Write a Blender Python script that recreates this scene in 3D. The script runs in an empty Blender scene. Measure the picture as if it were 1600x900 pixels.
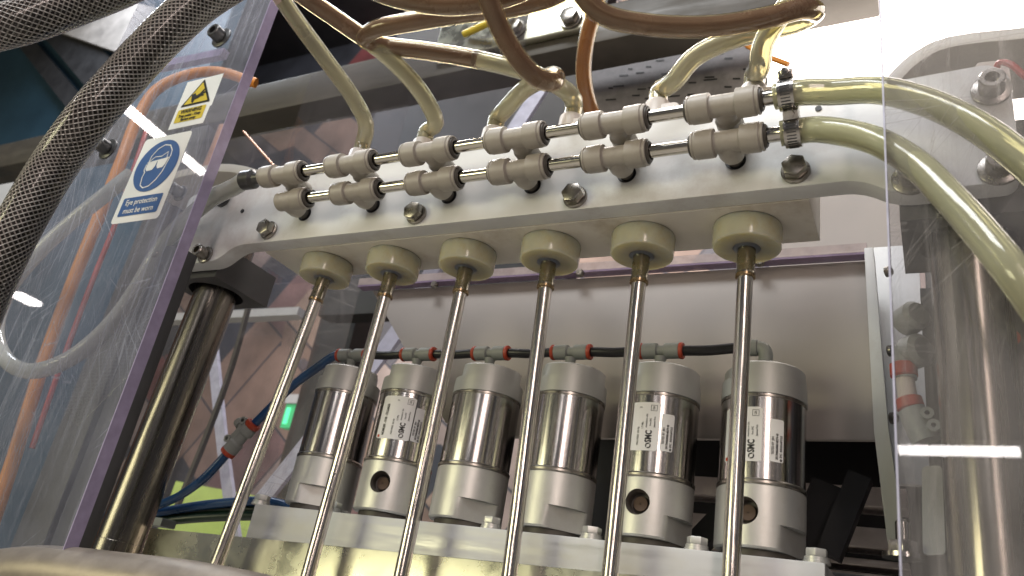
import bpy, bmesh, math, random
import numpy as np
from mathutils import Vector, Matrix

random.seed(7); np.random.seed(7)
sc = bpy.context.scene
COL = sc.collection

# ------------------------------------------------------------------ camera
# world axes: X along the machine (right), Y into the machine, Z up; the lens is the origin
FPX = 1230.947
R = np.array([[0.88409, -0.05056, -0.46448],
              [0.43858, 0.43235, 0.78781],
              [0.16099, -0.90026, 0.40445]])
for i in range(3): R[i] /= np.linalg.norm(R[i])
def ray(u, v): return R @ np.array([u - 800., v - 450., FPX])
def at(u, v, y):                       # point of the plane Y = y seen at photo position u, v
    d = ray(u, v); return d * (y / d[1])
def atz(u, v, z):
    d = ray(u, v); return d * (z / d[2])
def ad(u, v, dist):                    # point at a given distance along the viewing axis
    return ray(u, v) / FPX * dist

cam_d = bpy.data.cameras.new('camera')
cam = bpy.data.objects.new('camera', cam_d); COL.objects.link(cam)
cam_d.sensor_width = 36.0; cam_d.lens = FPX / 1600 * 36; cam_d.clip_start = 0.01; cam_d.clip_end = 200
M = Matrix.Identity(4)
for r in range(3):
    M[r][0] = R[r][0]; M[r][1] = -R[r][1]; M[r][2] = -R[r][2]
cam.matrix_world = M
cam_d.dof.use_dof = True; cam_d.dof.focus_distance = 0.62; cam_d.dof.aperture_fstop = 11.0
sc.camera = cam

# ------------------------------------------------------------------ world, lamps, exposure
w = bpy.data.worlds.new('World'); sc.world = w; w.use_nodes = True
bgn = w.node_tree.nodes['Background']
bgn.inputs[0].default_value = (0.62, 0.60, 0.66, 1); bgn.inputs[1].default_value = 0.10

def area(name, loc, target, sx, sy, power, color):
    l = bpy.data.lights.new(name, 'AREA'); l.shape = 'RECTANGLE'; l.size = sx; l.size_y = sy
    l.energy = power; l.color = color
    o = bpy.data.objects.new(name, l); COL.objects.link(o)
    o.location = loc
    o.rotation_euler = (Vector(target) - Vector(loc)).to_track_quat('-Z', 'Y').to_euler()
    return o
area('ceiling_lamp_light', (-0.55, -0.75, 2.0), (-0.3, 0.5, 0.25), 1.3, 0.5, 36, (0.96, 0.98, 1.0))
area('window_light', (-3.2, -3.3, 0.5), (-3.2, 0.0, 0.5), 2.0, 1.0, 60, (1.0, 0.95, 0.60))
area('pink_strip_light', (1.1, -2.2, 1.1), (-0.2, 0.5, 0.2), 0.3, 2.0, 24, (1.0, 0.82, 0.74))  # added unseen strip light, puts pinkish stripes on the metal
area('backdrop_fill_light', (-2.9, 0.85, 2.6), (-1.6, 2.0, 0.4), 1.2, 0.6, 36, (0.86, 0.92, 1.0))  # added fill out of view, lifts the teal board
area('backdrop_fill_light', (-1.3, 1.2, 2.7), (-1.5, 2.6, 0.5), 1.2, 0.4, 105, (1.0, 0.93, 0.88))  # second added fill out of view, brightens the patchwork wall

vs = sc.view_settings
vs.view_transform = 'Standard'; vs.look = 'None'; vs.exposure = 0.12; vs.gamma = 1.0; vs.use_curve_mapping = False
cy = sc.cycles
cy.use_denoising = True
try: cy.denoiser = 'OPENIMAGEDENOISE'
except Exception: pass
cy.max_bounces = 14; cy.transmission_bounces = 12; cy.transparent_max_bounces = 24; cy.glossy_bounces = 5; cy.diffuse_bounces = 3
cy.caustics_reflective = False; cy.caustics_refractive = False
cy.sample_clamp_indirect = 6.0

# ------------------------------------------------------------------ materials
MATS = {}
def newmat(name):
    m = bpy.data.materials.new(name); m.use_nodes = True
    nt = m.node_tree; b = nt.nodes['Principled BSDF']; MATS[name] = m
    return m, nt, b
def lin(r, g, b):
    f = lambda c: (c / 255 / 12.92) if c / 255 <= 0.04045 else ((c / 255 + 0.055) / 1.055) ** 2.4
    return (f(r), f(g), f(b))
def mat(name, col, rough=0.5, metal=0.0, var=0.12, scale=40, stretch=(1, 1, 1), bump=0.0, bscale=200, rvar=0.1,
        dirt=None, dscale=18, damt=0.0, **kw):
    m, nt, b = newmat(name); N = nt.nodes; L = nt.links
    tc = N.new('ShaderNodeTexCoord'); mp = N.new('ShaderNodeMapping'); mp.inputs['Scale'].default_value = stretch
    L.new(tc.outputs['Object'], mp.inputs['Vector'])
    no = N.new('ShaderNodeTexNoise'); no.inputs['Scale'].default_value = scale; no.inputs['Detail'].default_value = 5
    no.inputs['Roughness'].default_value = 0.65
    L.new(mp.outputs[0], no.inputs['Vector'])
    cr = N.new('ShaderNodeMapRange'); cr.inputs[1].default_value = 0.3; cr.inputs[2].default_value = 0.7
    cr.inputs[3].default_value = 1 - var; cr.inputs[4].default_value = 1 + var
    L.new(no.outputs[0], cr.inputs[0])
    mx = N.new('ShaderNodeVectorMath'); mx.operation = 'SCALE'; mx.inputs[0].default_value = col[:3]
    L.new(cr.outputs[0], mx.inputs['Scale'])
    out = mx.outputs[0]
    if dirt is not None:
        n2 = N.new('ShaderNodeTexNoise'); n2.inputs['Scale'].default_value = dscale; n2.inputs['Detail'].default_value = 7
        n2.inputs['Roughness'].default_value = 0.7
        L.new(tc.outputs['Object'], n2.inputs['Vector'])
        r2 = N.new('ShaderNodeMapRange'); r2.inputs[1].default_value = 0.52; r2.inputs[2].default_value = 0.75
        r2.inputs[3].default_value = 0; r2.inputs[4].default_value = damt
        L.new(n2.outputs[0], r2.inputs[0])
        mm = N.new('ShaderNodeMix'); mm.data_type = 'RGBA'
        L.new(r2.outputs[0], mm.inputs[0]); L.new(out, mm.inputs[6]); mm.inputs[7].default_value = (*dirt, 1)
        out = mm.outputs[2]
    L.new(out, b.inputs['Base Color'])
    rr = N.new('ShaderNodeMapRange'); rr.inputs[1].default_value = 0.3; rr.inputs[2].default_value = 0.7
    rr.inputs[3].default_value = max(0.02, rough - rvar * rough); rr.inputs[4].default_value = min(1, rough + rvar * rough * 2)
    L.new(no.outputs[0], rr.inputs[0]); L.new(rr.outputs[0], b.inputs['Roughness'])
    b.inputs['Metallic'].default_value = metal
    if bump:
        nb = N.new('ShaderNodeTexNoise'); nb.inputs['Scale'].default_value = bscale; nb.inputs['Detail'].default_value = 3
        L.new(mp.outputs[0], nb.inputs['Vector'])
        bp = N.new('ShaderNodeBump'); bp.inputs['Strength'].default_value = bump; bp.inputs['Distance'].default_value = 0.001
        L.new(nb.outputs[0], bp.inputs['Height']); L.new(bp.outputs[0], b.inputs['Normal'])
    for k, v in kw.items(): b.inputs[k].default_value = v
    return m

mat('plate_white', (0.78, 0.79, 0.78), 0.34, var=0.05, scale=14, bump=0.10, bscale=120, dirt=(0.33, 0.25, 0.20), dscale=9, damt=0.55)
mat('block_white', (0.78, 0.74, 0.66), 0.32, var=0.06, scale=16, dirt=(0.36, 0.27, 0.16), dscale=14, damt=0.6)
mat('board_white', (0.45, 0.41, 0.38), 0.5, var=0.04, scale=8, dirt=(0.45, 0.40, 0.36), dscale=6, damt=0.3)
mat('board_grey', (0.24, 0.225, 0.23), 0.6, var=0.35, scale=20)
mat('placard_grey', (0.20, 0.185, 0.175), 0.6, var=0.35, scale=9)
mat('floor_grey', (0.50, 0.47, 0.43), 0.5, var=0.2, scale=3)
mat('nylon', (0.53, 0.515, 0.39), 0.16, var=0.07, scale=50, dirt=(0.42, 0.30, 0.10), dscale=45, damt=0.5)
MATS['nylon'].node_tree.nodes['Principled BSDF'].inputs['Subsurface Weight'].default_value = 1.0
MATS['nylon'].node_tree.nodes['Principled BSDF'].inputs['Subsurface Radius'].default_value = (0.012, 0.010, 0.006)
MATS['nylon'].node_tree.nodes['Principled BSDF'].inputs['Subsurface Scale'].default_value = 2.6
mat('fitting_beige', (0.44, 0.408, 0.358), 0.42, var=0.06, scale=60, bump=0.12, bscale=900, dirt=(0.13, 0.10, 0.08), dscale=60, damt=0.35)
mat('fitting_white', (0.66, 0.60, 0.54), 0.4, var=0.05, scale=60)
mat('fitting_grey', (0.27, 0.29, 0.275), 0.45, var=0.07, scale=70, dirt=(0.15, 0.16, 0.12), dscale=80, damt=0.4)
mat('ring_dark', (0.085, 0.075, 0.064), 0.45)
mat('ring_red', (0.42, 0.055, 0.022), 0.4, var=0.12, scale=90)
mat('rubber_black', (0.012, 0.012, 0.014), 0.35, bump=0.1)
mat('black_paint', (0.018, 0.018, 0.020), 0.45, var=0.3, scale=12)
mat('dark_paint', (0.075, 0.075, 0.078), 0.5, var=0.2, scale=12)
mat('steel', (0.52, 0.50, 0.47), 0.17, 1.0, var=0.10, scale=30, stretch=(8, 8, 0.6), rvar=0.35, bump=0.05, bscale=240, dirt=(0.30, 0.24, 0.17), dscale=30, damt=0.35)
mat('ferrule_steel', (0.36, 0.335, 0.27), 0.25, 1.0, var=0.2, scale=120, dirt=(0.20, 0.16, 0.07), dscale=60, damt=0.6)
mat('worn_rail', (0.40, 0.35, 0.30), 0.46, 0.8, var=0.15, scale=40, bump=0.3, bscale=90, dirt=(0.30, 0.24, 0.18), dscale=14, damt=0.6)
mat('rod_steel', (0.66, 0.63, 0.59), 0.22, 1.0, var=0.18, scale=260, stretch=(1, 1, 0.012), rvar=0.4, bump=0.22, bscale=700, dirt=(0.30, 0.25, 0.20), dscale=34, damt=0.4)
mat('link_steel', (0.60, 0.57, 0.51), 0.16, 1.0, var=0.08, scale=120, stretch=(0.05, 1, 1))
mat('barrel_steel', (0.47, 0.455, 0.44), 0.17, 1.0, var=0.20, scale=330, stretch=(1, 1, 0.02), rvar=0.35)
mat('column_steel', (0.27, 0.25, 0.215), 0.19, 1.0, var=0.22, scale=90, stretch=(1, 1, 0.03), rvar=0.4, dirt=(0.22, 0.18, 0.13), dscale=16, damt=0.5)
mat('alu', (0.62, 0.615, 0.58), 0.42, 0.65, var=0.05, scale=30, bump=0.05, bscale=500, dirt=(0.40, 0.36, 0.28), dscale=26, damt=0.35)
mat('alu_cast', (0.47, 0.48, 0.46), 0.42, 0.35, var=0.05, scale=40, bump=0.08, bscale=700)
mat('alu_bar', (0.56, 0.56, 0.55), 0.48, 0.6, var=0.05, scale=60, stretch=(0.15, 1, 2), rvar=0.3, dirt=(0.45, 0.40, 0.30), dscale=12, damt=0.35)
mat('plate_steel', (0.62, 0.61, 0.50), 0.24, 1.0, var=0.12, scale=22, rvar=0.4, dirt=(0.42, 0.42, 0.28), dscale=16, damt=0.35)
mat('beam_steel', (0.060, 0.053, 0.043), 0.42, 0.15, var=0.18, scale=22, stretch=(0.3, 1, 2), rvar=0.3, dirt=(0.12, 0.10, 0.08), dscale=10, damt=0.5)
mat('bolt_steel', (0.33, 0.31, 0.28), 0.28, 1.0, var=0.2, scale=160, dirt=(0.10, 0.08, 0.06), dscale=120, damt=0.6)
mat('port_brown', (0.10, 0.062, 0.045), 0.6, 0.2)
mat('rail_lamplit', (0.80, 0.72, 0.68), 0.3, 0.2)  # pale base colour stands in for lamps reflected on the rails
mat('copper', (0.50, 0.27, 0.18), 0.4, 0.4)
mat('bolt_black', (0.10, 0.10, 0.10), 0.35, 0.7, var=0.2, scale=160)
mat('braid', (0.86, 0.84, 0.82), 0.5, var=0.12, scale=60)
mat('hose_core', (0.045, 0.040, 0.038), 0.45, var=0.3, scale=30)
mat('orange_cable', (0.62, 0.22, 0.02), 0.45, var=0.12, scale=25)
mat('red_tube', (0.42, 0.04, 0.03), 0.4)
mat('blue_tube', (0.008, 0.055, 0.16), 0.28, var=0.15)
mat('green_tube', (0.006, 0.022, 0.012), 0.35, var=0.2)
mat('syrup', (0.140, 0.086, 0.074), 0.25, var=0.22, scale=22)
mat('syrup_amber', (0.24, 0.092, 0.026), 0.25, var=0.2, scale=22)
mat('sticker_white', (0.82, 0.82, 0.80), 0.4, var=0.02)
mat('sign_blue', (0.030, 0.105, 0.30), 0.38, var=0.03)
mat('sign_yellow', (0.66, 0.50, 0.045), 0.42, var=0.03)
mat('print_black', (0.012, 0.012, 0.012), 0.5)
mat('print_red', (0.50, 0.07, 0.02), 0.5)
mat('teal_wall', (0.010, 0.036, 0.060), 0.55, var=0.25, scale=2.0)
mat('lime_board', (0.50, 0.66, 0.16), 0.5, var=0.1)
mat('pale_beam', (0.45, 0.45, 0.46), 0.5, var=0.05)
mat('arch_white', (0.58, 0.55, 0.50), 0.4, var=0.06, scale=20)
mat('barb_bronze', (0.36, 0.26, 0.15), 0.25, 0.8)

def glassmat(name, col, rough=0.04, ior=1.40, trans=1.0, var=0.0):
    m, nt, b = newmat(name)
    b.inputs['Base Color'].default_value = (*col, 1); b.inputs['Roughness'].default_value = rough
    b.inputs['IOR'].default_value = ior; b.inputs['Transmission Weight'].default_value = trans
    N = nt.nodes; L = nt.links
    tc = N.new('ShaderNodeTexCoord'); no = N.new('ShaderNodeTexNoise'); no.inputs['Scale'].default_value = 55; no.inputs['Detail'].default_value = 3
    L.new(tc.outputs['Object'], no.inputs['Vector'])
    bp = N.new('ShaderNodeBump'); bp.inputs['Strength'].default_value = 0.12; bp.inputs['Distance'].default_value = 0.002
    L.new(no.outputs[0], bp.inputs['Height']); L.new(bp.outputs[0], b.inputs['Normal'])
    cr = N.new('ShaderNodeMapRange'); cr.inputs[3].default_value = 0.9; cr.inputs[4].default_value = 1.08
    L.new(no.outputs[0], cr.inputs[0])
    mx = N.new('ShaderNodeVectorMath'); mx.operation = 'SCALE'; mx.inputs[0].default_value = col
    L.new(cr.outputs[0], mx.inputs['Scale']); L.new(mx.outputs[0], b.inputs['Base Color'])
    return m
glassmat('hose_clear', (0.95, 0.90, 0.62), 0.05, 1.40, 0.72)
glassmat('hose_milky', (0.86, 0.85, 0.58), 0.06, 1.42, 0.66)
glassmat('hose_milky_pale', (0.84, 0.86, 0.78), 0.12, 1.42, 0.50)
glassmat('hose_sleeve', (0.95, 0.93, 0.90), 0.06, 1.2, 1.0)

def acrylic(name, tint=(0.97, 0.97, 0.985), scratch=0.0, tilt=0.4, haze=0.06, hazecol=(0.62, 0.64, 0.74), streak=0.25, spots=0.0, rough=0.0):
    m, nt, b = newmat(name); N = nt.nodes; L = nt.links
    N.remove(b); out = N['Material Output']
    tr = N.new('ShaderNodeBsdfTransparent'); tr.inputs[0].default_value = (*tint, 1)
    gl = N.new('ShaderNodeBsdfGlossy'); gl.inputs['Roughness'].default_value = rough + 0.015
    df = N.new('ShaderNodeBsdfDiffuse'); df.inputs[0].default_value = (*hazecol, 1)
    tl = N.new('ShaderNodeBsdfTranslucent'); tl.inputs[0].default_value = (*hazecol, 1)
    ad_ = N.new('ShaderNodeMixShader'); ad_.inputs[0].default_value = 0.5
    L.new(df.outputs[0], ad_.inputs[1]); L.new(tl.outputs[0], ad_.inputs[2])
    tc = N.new('ShaderNodeTexCoord')
    mp = N.new('ShaderNodeMapping'); mp.inputs['Rotation'].default_value = (0, 0.35, 0); mp.inputs['Scale'].default_value = (26, 1, 1.1)
    L.new(tc.outputs['Object'], mp.inputs[0])
    n1 = N.new('ShaderNodeTexNoise'); n1.inputs['Scale'].default_value = 4.0; n1.inputs['Detail'].default_value = 9; n1.inputs['Roughness'].default_value = 0.72
    L.new(mp.outputs[0], n1.inputs['Vector'])
    r1 = N.new('ShaderNodeMapRange'); r1.inputs[1].default_value = 0.52; r1.inputs[2].default_value = 0.80
    r1.inputs[3].default_value = 0; r1.inputs[4].default_value = streak
    L.new(n1.outputs[0], r1.inputs[0])
    n2 = N.new('ShaderNodeTexNoise'); n2.inputs['Scale'].default_value = 7; n2.inputs['Detail'].default_value = 8; n2.inputs['Roughness'].default_value = 0.7
    L.new(tc.outputs['Object'], n2.inputs['Vector'])
    r2 = N.new('ShaderNodeMapRange'); r2.inputs[1].default_value = 0.35; r2.inputs[2].default_value = 0.72
    r2.inputs[3].default_value = haze * 0.3; r2.inputs[4].default_value = haze * 1.8
    L.new(n2.outputs[0], r2.inputs[0])
    add = N.new('ShaderNodeMath'); add.operation = 'ADD'; L.new(r1.outputs[0], add.inputs[0]); L.new(r2.outputs[0], add.inputs[1])
    fac = add.outputs[0]
    if scratch:
        for k, (tl_, sc_, wd_) in enumerate(((tilt, 9.0, 0.012), (tilt + 0.35, 6.0, 0.010), (tilt - 1.1, 3.0, 0.008))):
            m3 = N.new('ShaderNodeMapping'); m3.inputs['Rotation'].default_value = (0, tl_, 0); m3.inputs['Location'].default_value = (k * 3.1, 0, k * 1.7)
            L.new(tc.outputs['Object'], m3.inputs[0])
            m4 = N.new('ShaderNodeMapping'); m4.inputs['Scale'].default_value = (9, 0.0, 0.8); L.new(m3.outputs[0], m4.inputs[0])
            v3 = N.new('ShaderNodeTexVoronoi'); v3.feature = 'DISTANCE_TO_EDGE'; v3.inputs['Scale'].default_value = sc_; L.new(m4.outputs[0], v3.inputs['Vector'])
            l3 = N.new('ShaderNodeMapRange'); l3.inputs[1].default_value = 0.0; l3.inputs[2].default_value = wd_; l3.inputs[3].default_value = 1.0; l3.inputs[4].default_value = 0.0
            L.new(v3.outputs['Distance'], l3.inputs[0])
            n4 = N.new('ShaderNodeTexNoise'); n4.inputs['Scale'].default_value = 5 + 2 * k; L.new(m3.outputs[0], n4.inputs['Vector'])
            g4 = N.new('ShaderNodeMapRange'); g4.inputs[1].default_value = 0.48; g4.inputs[2].default_value = 0.62; g4.inputs[3].default_value = 0; g4.inputs[4].default_value = scratch
            L.new(n4.outputs[0], g4.inputs[0])
            p4 = N.new('ShaderNodeMath'); p4.operation = 'MULTIPLY_ADD'; L.new(l3.outputs[0], p4.inputs[0]); L.new(g4.outputs[0], p4.inputs[1]); L.new(fac, p4.inputs[2])
            fac = p4.outputs[0]
    if spots:
        vo = N.new('ShaderNodeTexVoronoi'); vo.inputs['Scale'].default_value = 30; vo.inputs['Randomness'].default_value = 1
        L.new(tc.outputs['Object'], vo.inputs['Vector'])
        n3 = N.new('ShaderNodeTexNoise'); n3.inputs['Scale'].default_value = 14; L.new(tc.outputs['Object'], n3.inputs['Vector'])
        th = N.new('ShaderNodeMapRange'); th.inputs[1].default_value = 0.5; th.inputs[2].default_value = 0.75; th.inputs[3].default_value = 0.0; th.inputs[4].default_value = 0.22
        L.new(n3.outputs[0], th.inputs[0])
        lt = N.new('ShaderNodeMath'); lt.operation = 'LESS_THAN'; L.new(vo.outputs['Distance'], lt.inputs[0]); L.new(th.outputs[0], lt.inputs[1])
        ms = N.new('ShaderNodeMath'); ms.operation = 'MULTIPLY_ADD'; ms.inputs[1].default_value = spots
        L.new(lt.outputs[0], ms.inputs[0]); L.new(fac, ms.inputs[2]); fac = ms.outputs[0]
    m1 = N.new('ShaderNodeMixShader'); L.new(fac, m1.inputs[0]); L.new(tr.outputs[0], m1.inputs[1]); L.new(ad_.outputs[0], m1.inputs[2])
    fr = N.new('ShaderNodeFresnel'); ge = N.new('ShaderNodeNewGeometry')
    ir = N.new('ShaderNodeMapRange'); ir.inputs[3].default_value = 1.45; ir.inputs[4].default_value = 1 / 1.45   # same reflectance on both faces of the sheet
    L.new(ge.outputs['Backfacing'], ir.inputs[0]); L.new(ir.outputs[0], fr.inputs[0])
    m2 = N.new('ShaderNodeMixShader'); L.new(fr.outputs[0], m2.inputs[0]); L.new(m1.outputs[0], m2.inputs[1]); L.new(gl.outputs[0], m2.inputs[2])
    L.new(m2.outputs[0], out.inputs[0])
    return m
acrylic('acrylic_scratched', scratch=0.55, tilt=-0.55, haze=0.17, streak=0.30, hazecol=(0.66, 0.63, 0.60))
acrylic('acrylic_dusty', scratch=0.38, tilt=0.25, haze=0.15, streak=0.62, hazecol=(0.66, 0.69, 0.80))
acrylic('acrylic_clear', scratch=0.2, tilt=-0.6, haze=0.07, streak=0.15, hazecol=(0.66, 0.62, 0.60))
acrylic('acrylic_spotted', haze=0.02, streak=0.05, spots=0.10, hazecol=(0.62, 0.58, 0.60))
def wallmat(name, tint, film, amt):
    m, nt, b = newmat(name); N = nt.nodes; L = nt.links; N.remove(b)
    tr = N.new('ShaderNodeBsdfTransparent'); tr.inputs[0].default_value = (*tint, 1)
    tl = N.new('ShaderNodeBsdfTranslucent'); tl.inputs[0].default_value = (*film, 1)
    df = N.new('ShaderNodeBsdfDiffuse'); df.inputs[0].default_value = (*film, 1)
    m0 = N.new('ShaderNodeMixShader'); m0.inputs[0].default_value = 0.5; L.new(df.outputs[0], m0.inputs[1]); L.new(tl.outputs[0], m0.inputs[2])
    m1 = N.new('ShaderNodeMixShader'); m1.inputs[0].default_value = amt; L.new(tr.outputs[0], m1.inputs[1]); L.new(m0.outputs[0], m1.inputs[2])
    gl = N.new('ShaderNodeBsdfGlossy'); gl.inputs['Roughness'].default_value = 0.07
    fr = N.new('ShaderNodeFresnel'); ge = N.new('ShaderNodeNewGeometry')
    ir = N.new('ShaderNodeMapRange'); ir.inputs[3].default_value = 1.45; ir.inputs[4].default_value = 1 / 1.45
    L.new(ge.outputs['Backfacing'], ir.inputs[0]); L.new(ir.outputs[0], fr.inputs[0])
    m2 = N.new('ShaderNodeMixShader'); L.new(fr.outputs[0], m2.inputs[0]); L.new(m1.outputs[0], m2.inputs[1]); L.new(gl.outputs[0], m2.inputs[2])
    L.new(m2.outputs[0], N['Material Output'].inputs[0])
wallmat('hose_syrup_wall', (0.97, 0.90, 0.72), (0.56, 0.47, 0.36), 0.12)
def edgemat(name, col, a=0.75):
    m, nt, b = newmat(name); N = nt.nodes; L = nt.links
    b.inputs['Base Color'].default_value = (*col, 1); b.inputs['Roughness'].default_value = 0.35
    tr = N.new('ShaderNodeBsdfTransparent'); mx = N.new('ShaderNodeMixShader')
    tc = N.new('ShaderNodeTexCoord'); no = N.new('ShaderNodeTexNoise'); no.inputs['Scale'].default_value = 60; no.inputs['Detail'].default_value = 6
    L.new(tc.outputs['Object'], no.inputs['Vector'])
    mr = N.new('ShaderNodeMapRange'); mr.inputs[1].default_value = 0.3; mr.inputs[2].default_value = 0.7; mr.inputs[3].default_value = a - 0.15; mr.inputs[4].default_value = min(1, a + 0.15)
    L.new(no.outputs[0], mr.inputs[0]); L.new(mr.outputs[0], mx.inputs[0])
    L.new(tr.outputs[0], mx.inputs[1]); L.new(b.outputs[0], mx.inputs[2]); L.new(mx.outputs[0], N['Material Output'].inputs[0])
    return m
edgemat('edge_lavender', (0.44, 0.38, 0.56), 0.85)
edgemat('edge_purple', (0.30, 0.22, 0.34), 0.75)
edgemat('edge_pink', (0.60, 0.50, 0.48), 0.55)
edgemat('edge_pale', (0.60, 0.60, 0.74), 0.8)

def emis(name, col, strength):
    m, nt, b = newmat(name)
    b.inputs['Base Color'].default_value = (*col, 1)
    b.inputs['Emission Color'].default_value = (*col, 1); b.inputs['Emission Strength'].default_value = strength
    return m
emis('lamp_glow', (1.0, 0.93, 0.90), 26)
emis('led_glow', (1.0, 0.90, 0.82), 5.5)
emis('exit_bright', (0.10, 0.90, 0.40), 0.9)
emis('exit_green', (0.04, 0.42, 0.16), 0.5)

def muralmat():
    m, nt, b = newmat('mural'); N = nt.nodes; L = nt.links
    tc = N.new('ShaderNodeTexCoord')
    def bricks(rot, sx, sy, c1, c2, mort):
        mp = N.new('ShaderNodeMapping'); mp.inputs['Rotation'].default_value = (math.pi / 2, 0, rot)
        mp.vector_type = 'POINT'
        sep = N.new('ShaderNodeSeparateXYZ'); L.new(tc.outputs['Object'], sep.inputs[0])
        cmb = N.new('ShaderNodeCombineXYZ'); L.new(sep.outputs[0], cmb.inputs[0]); L.new(sep.outputs[2], cmb.inputs[1])
        mp.inputs['Rotation'].default_value = (0, 0, rot)
        L.new(cmb.outputs[0], mp.inputs[0])
        br = N.new('ShaderNodeTexBrick'); br.inputs['Scale'].default_value = 1
        br.inputs['Brick Width'].default_value = sx; br.inputs['Row Height'].default_value = sy
        br.inputs['Mortar Size'].default_value = 0.006; br.inputs['Mortar Smooth'].default_value = 0.3
        br.offset = 0.37; br.squash = 0.7; br.squash_frequency = 3
        br.inputs['Color1'].default_value = (0, 0, 0, 1); br.inputs['Color2'].default_value = (1, 1, 1, 1); br.inputs['Mortar'].default_value = (0.03, 0.03, 0.03, 1)
        L.new(mp.outputs[0], br.inputs['Vector'])
        cr = N.new('ShaderNodeValToRGB'); cr.color_ramp.interpolation = 'CONSTANT'
        pal = [(0.0, lin(52, 56, 66)), (0.2, lin(128, 108, 98)), (0.38, lin(148, 128, 116)), (0.55, lin(112, 88, 88)), (0.66, lin(84, 82, 88)), (0.8, lin(140, 126, 122)), (0.94, lin(120, 66, 70))]
        e = cr.color_ramp.elements
        e[0].position = 0; e[0].color = (*pal[0][1], 1); e[1].position = pal[1][0]; e[1].color = (*pal[1][1], 1)
        for p, c in pal[2:]:
            q = e.new(p); q.color = (*c, 1)
        L.new(br.outputs[0], cr.inputs[0])
        return cr.outputs[0], mp
    a, mpa = bricks(0.62, 0.95, 0.20, None, None, 0)
    c, _ = bricks(-0.95, 0.70, 0.24, None, None, 0)
    vo = N.new('ShaderNodeTexVoronoi'); vo.distance = 'CHEBYCHEV'; vo.inputs['Scale'].default_value = 1.0
    L.new(mpa.outputs[0], vo.inputs['Vector'])
    sp = N.new('ShaderNodeSeparateColor'); L.new(vo.outputs['Color'], sp.inputs[0])
    gt = N.new('ShaderNodeMath'); gt.operation = 'GREATER_THAN'; gt.inputs[1].default_value = 0.5; L.new(sp.outputs[0], gt.inputs[0])
    mx = N.new('ShaderNodeMix'); mx.data_type = 'RGBA'; L.new(gt.outputs[0], mx.inputs[0]); L.new(a, mx.inputs[6]); L.new(c, mx.inputs[7])
    no = N.new('ShaderNodeTexNoise'); no.inputs['Scale'].default_value = 4; no.inputs['Detail'].default_value = 6; L.new(tc.outputs['Object'], no.inputs[0])
    mr = N.new('ShaderNodeMapRange'); mr.inputs[1].default_value = 0.3; mr.inputs[2].default_value = 0.7; mr.inputs[3].default_value = 0.45; mr.inputs[4].default_value = 1.35; L.new(no.outputs[0], mr.inputs[0])
    vm = N.new('ShaderNodeVectorMath'); vm.operation = 'SCALE'; L.new(mx.outputs[2], vm.inputs[0]); L.new(mr.outputs[0], vm.inputs['Scale'])
    L.new(vm.outputs[0], b.inputs['Base Color']); b.inputs['Roughness'].default_value = 0.7
muralmat()

# ------------------------------------------------------------------ geometry helpers (all in world metres)
def V3(p): return np.array(p, float)
class G:                                    # a bag of vertices and faces
    def __init__(s): s.v = []; s.f = []
    def add(s, v, f):
        o = len(s.v); s.v += [tuple(map(float, p)) for p in v]; s.f += [tuple(i + o for i in q) for q in f]; return s
def frame(d):
    d = V3(d); d = d / np.linalg.norm(d)
    a = V3((0, 0, 1)) if abs(d[2]) < 0.9 else V3((1, 0, 0))
    x = np.cross(a, d); x /= np.linalg.norm(x); y = np.cross(d, x)
    return x, y, d
def lathe(prof, o, d, n=32, g=None, cap=True, ph=0.0):    # prof: (radius, distance along d)
    g = g or G(); x, y, d = frame(d); o = V3(o); v = []; f = []
    for r, h in prof:
        for k in range(n):
            a = 2 * math.pi * k / n + ph; v.append(o + d * h + (x * math.cos(a) + y * math.sin(a)) * r)
    m = len(prof)
    for i in range(m - 1):
        for k in range(n):
            k2 = (k + 1) % n
            f.append((i * n + k, i * n + k2, (i + 1) * n + k2, (i + 1) * n + k))
    if cap:
        f.append(tuple(range(n - 1, -1, -1))); f.append(tuple((m - 1) * n + k for k in range(n)))
    return g.add(v, f)
def smooth_path(pts, step=0.006):
    P = [V3(p) for p in pts]; P = [2 * P[0] - P[1]] + P + [2 * P[-1] - P[-2]]
    out = []
    for i in range(1, len(P) - 2):
        p0, p1, p2, p3 = P[i - 1:i + 3]
        n = max(3, int(np.linalg.norm(p2 - p1) / step))
        d1 = max(np.linalg.norm(p1 - p0), 1e-6) ** .5; d2 = max(np.linalg.norm(p2 - p1), 1e-6) ** .5; d3 = max(np.linalg.norm(p3 - p2), 1e-6) ** .5
        t0, t1, t2, t3 = 0, d1, d1 + d2, d1 + d2 + d3
        for k in range(n):
            t = t1 + (t2 - t1) * k / n
            A1 = (t1 - t) / (t1 - t0) * p0 + (t - t0) / (t1 - t0) * p1; A2 = (t2 - t) / (t2 - t1) * p1 + (t - t1) / (t2 - t1) * p2
            A3 = (t3 - t) / (t3 - t2) * p2 + (t - t2) / (t3 - t2) * p3
            B1 = (t2 - t) / (t2 - t0) * A1 + (t - t0) / (t2 - t0) * A2; B2 = (t3 - t) / (t3 - t1) * A2 + (t - t1) / (t3 - t1) * A3
            out.append((t2 - t) / (t2 - t1) * B1 + (t - t1) / (t2 - t1) * B2)
    out.append(P[-2]); return out
def frames(path):
    T = []
    for i in range(len(path)):
        a = path[max(i - 1, 0)]; b = path[min(i + 1, len(path) - 1)]; d = b - a; T.append(d / max(np.linalg.norm(d), 1e-9))
    x, y, _ = frame(T[0]); F = []
    for t in T:
        x = x - t * np.dot(x, t); x /= np.linalg.norm(x); F.append((x, np.cross(t, x)))
    return F
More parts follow.
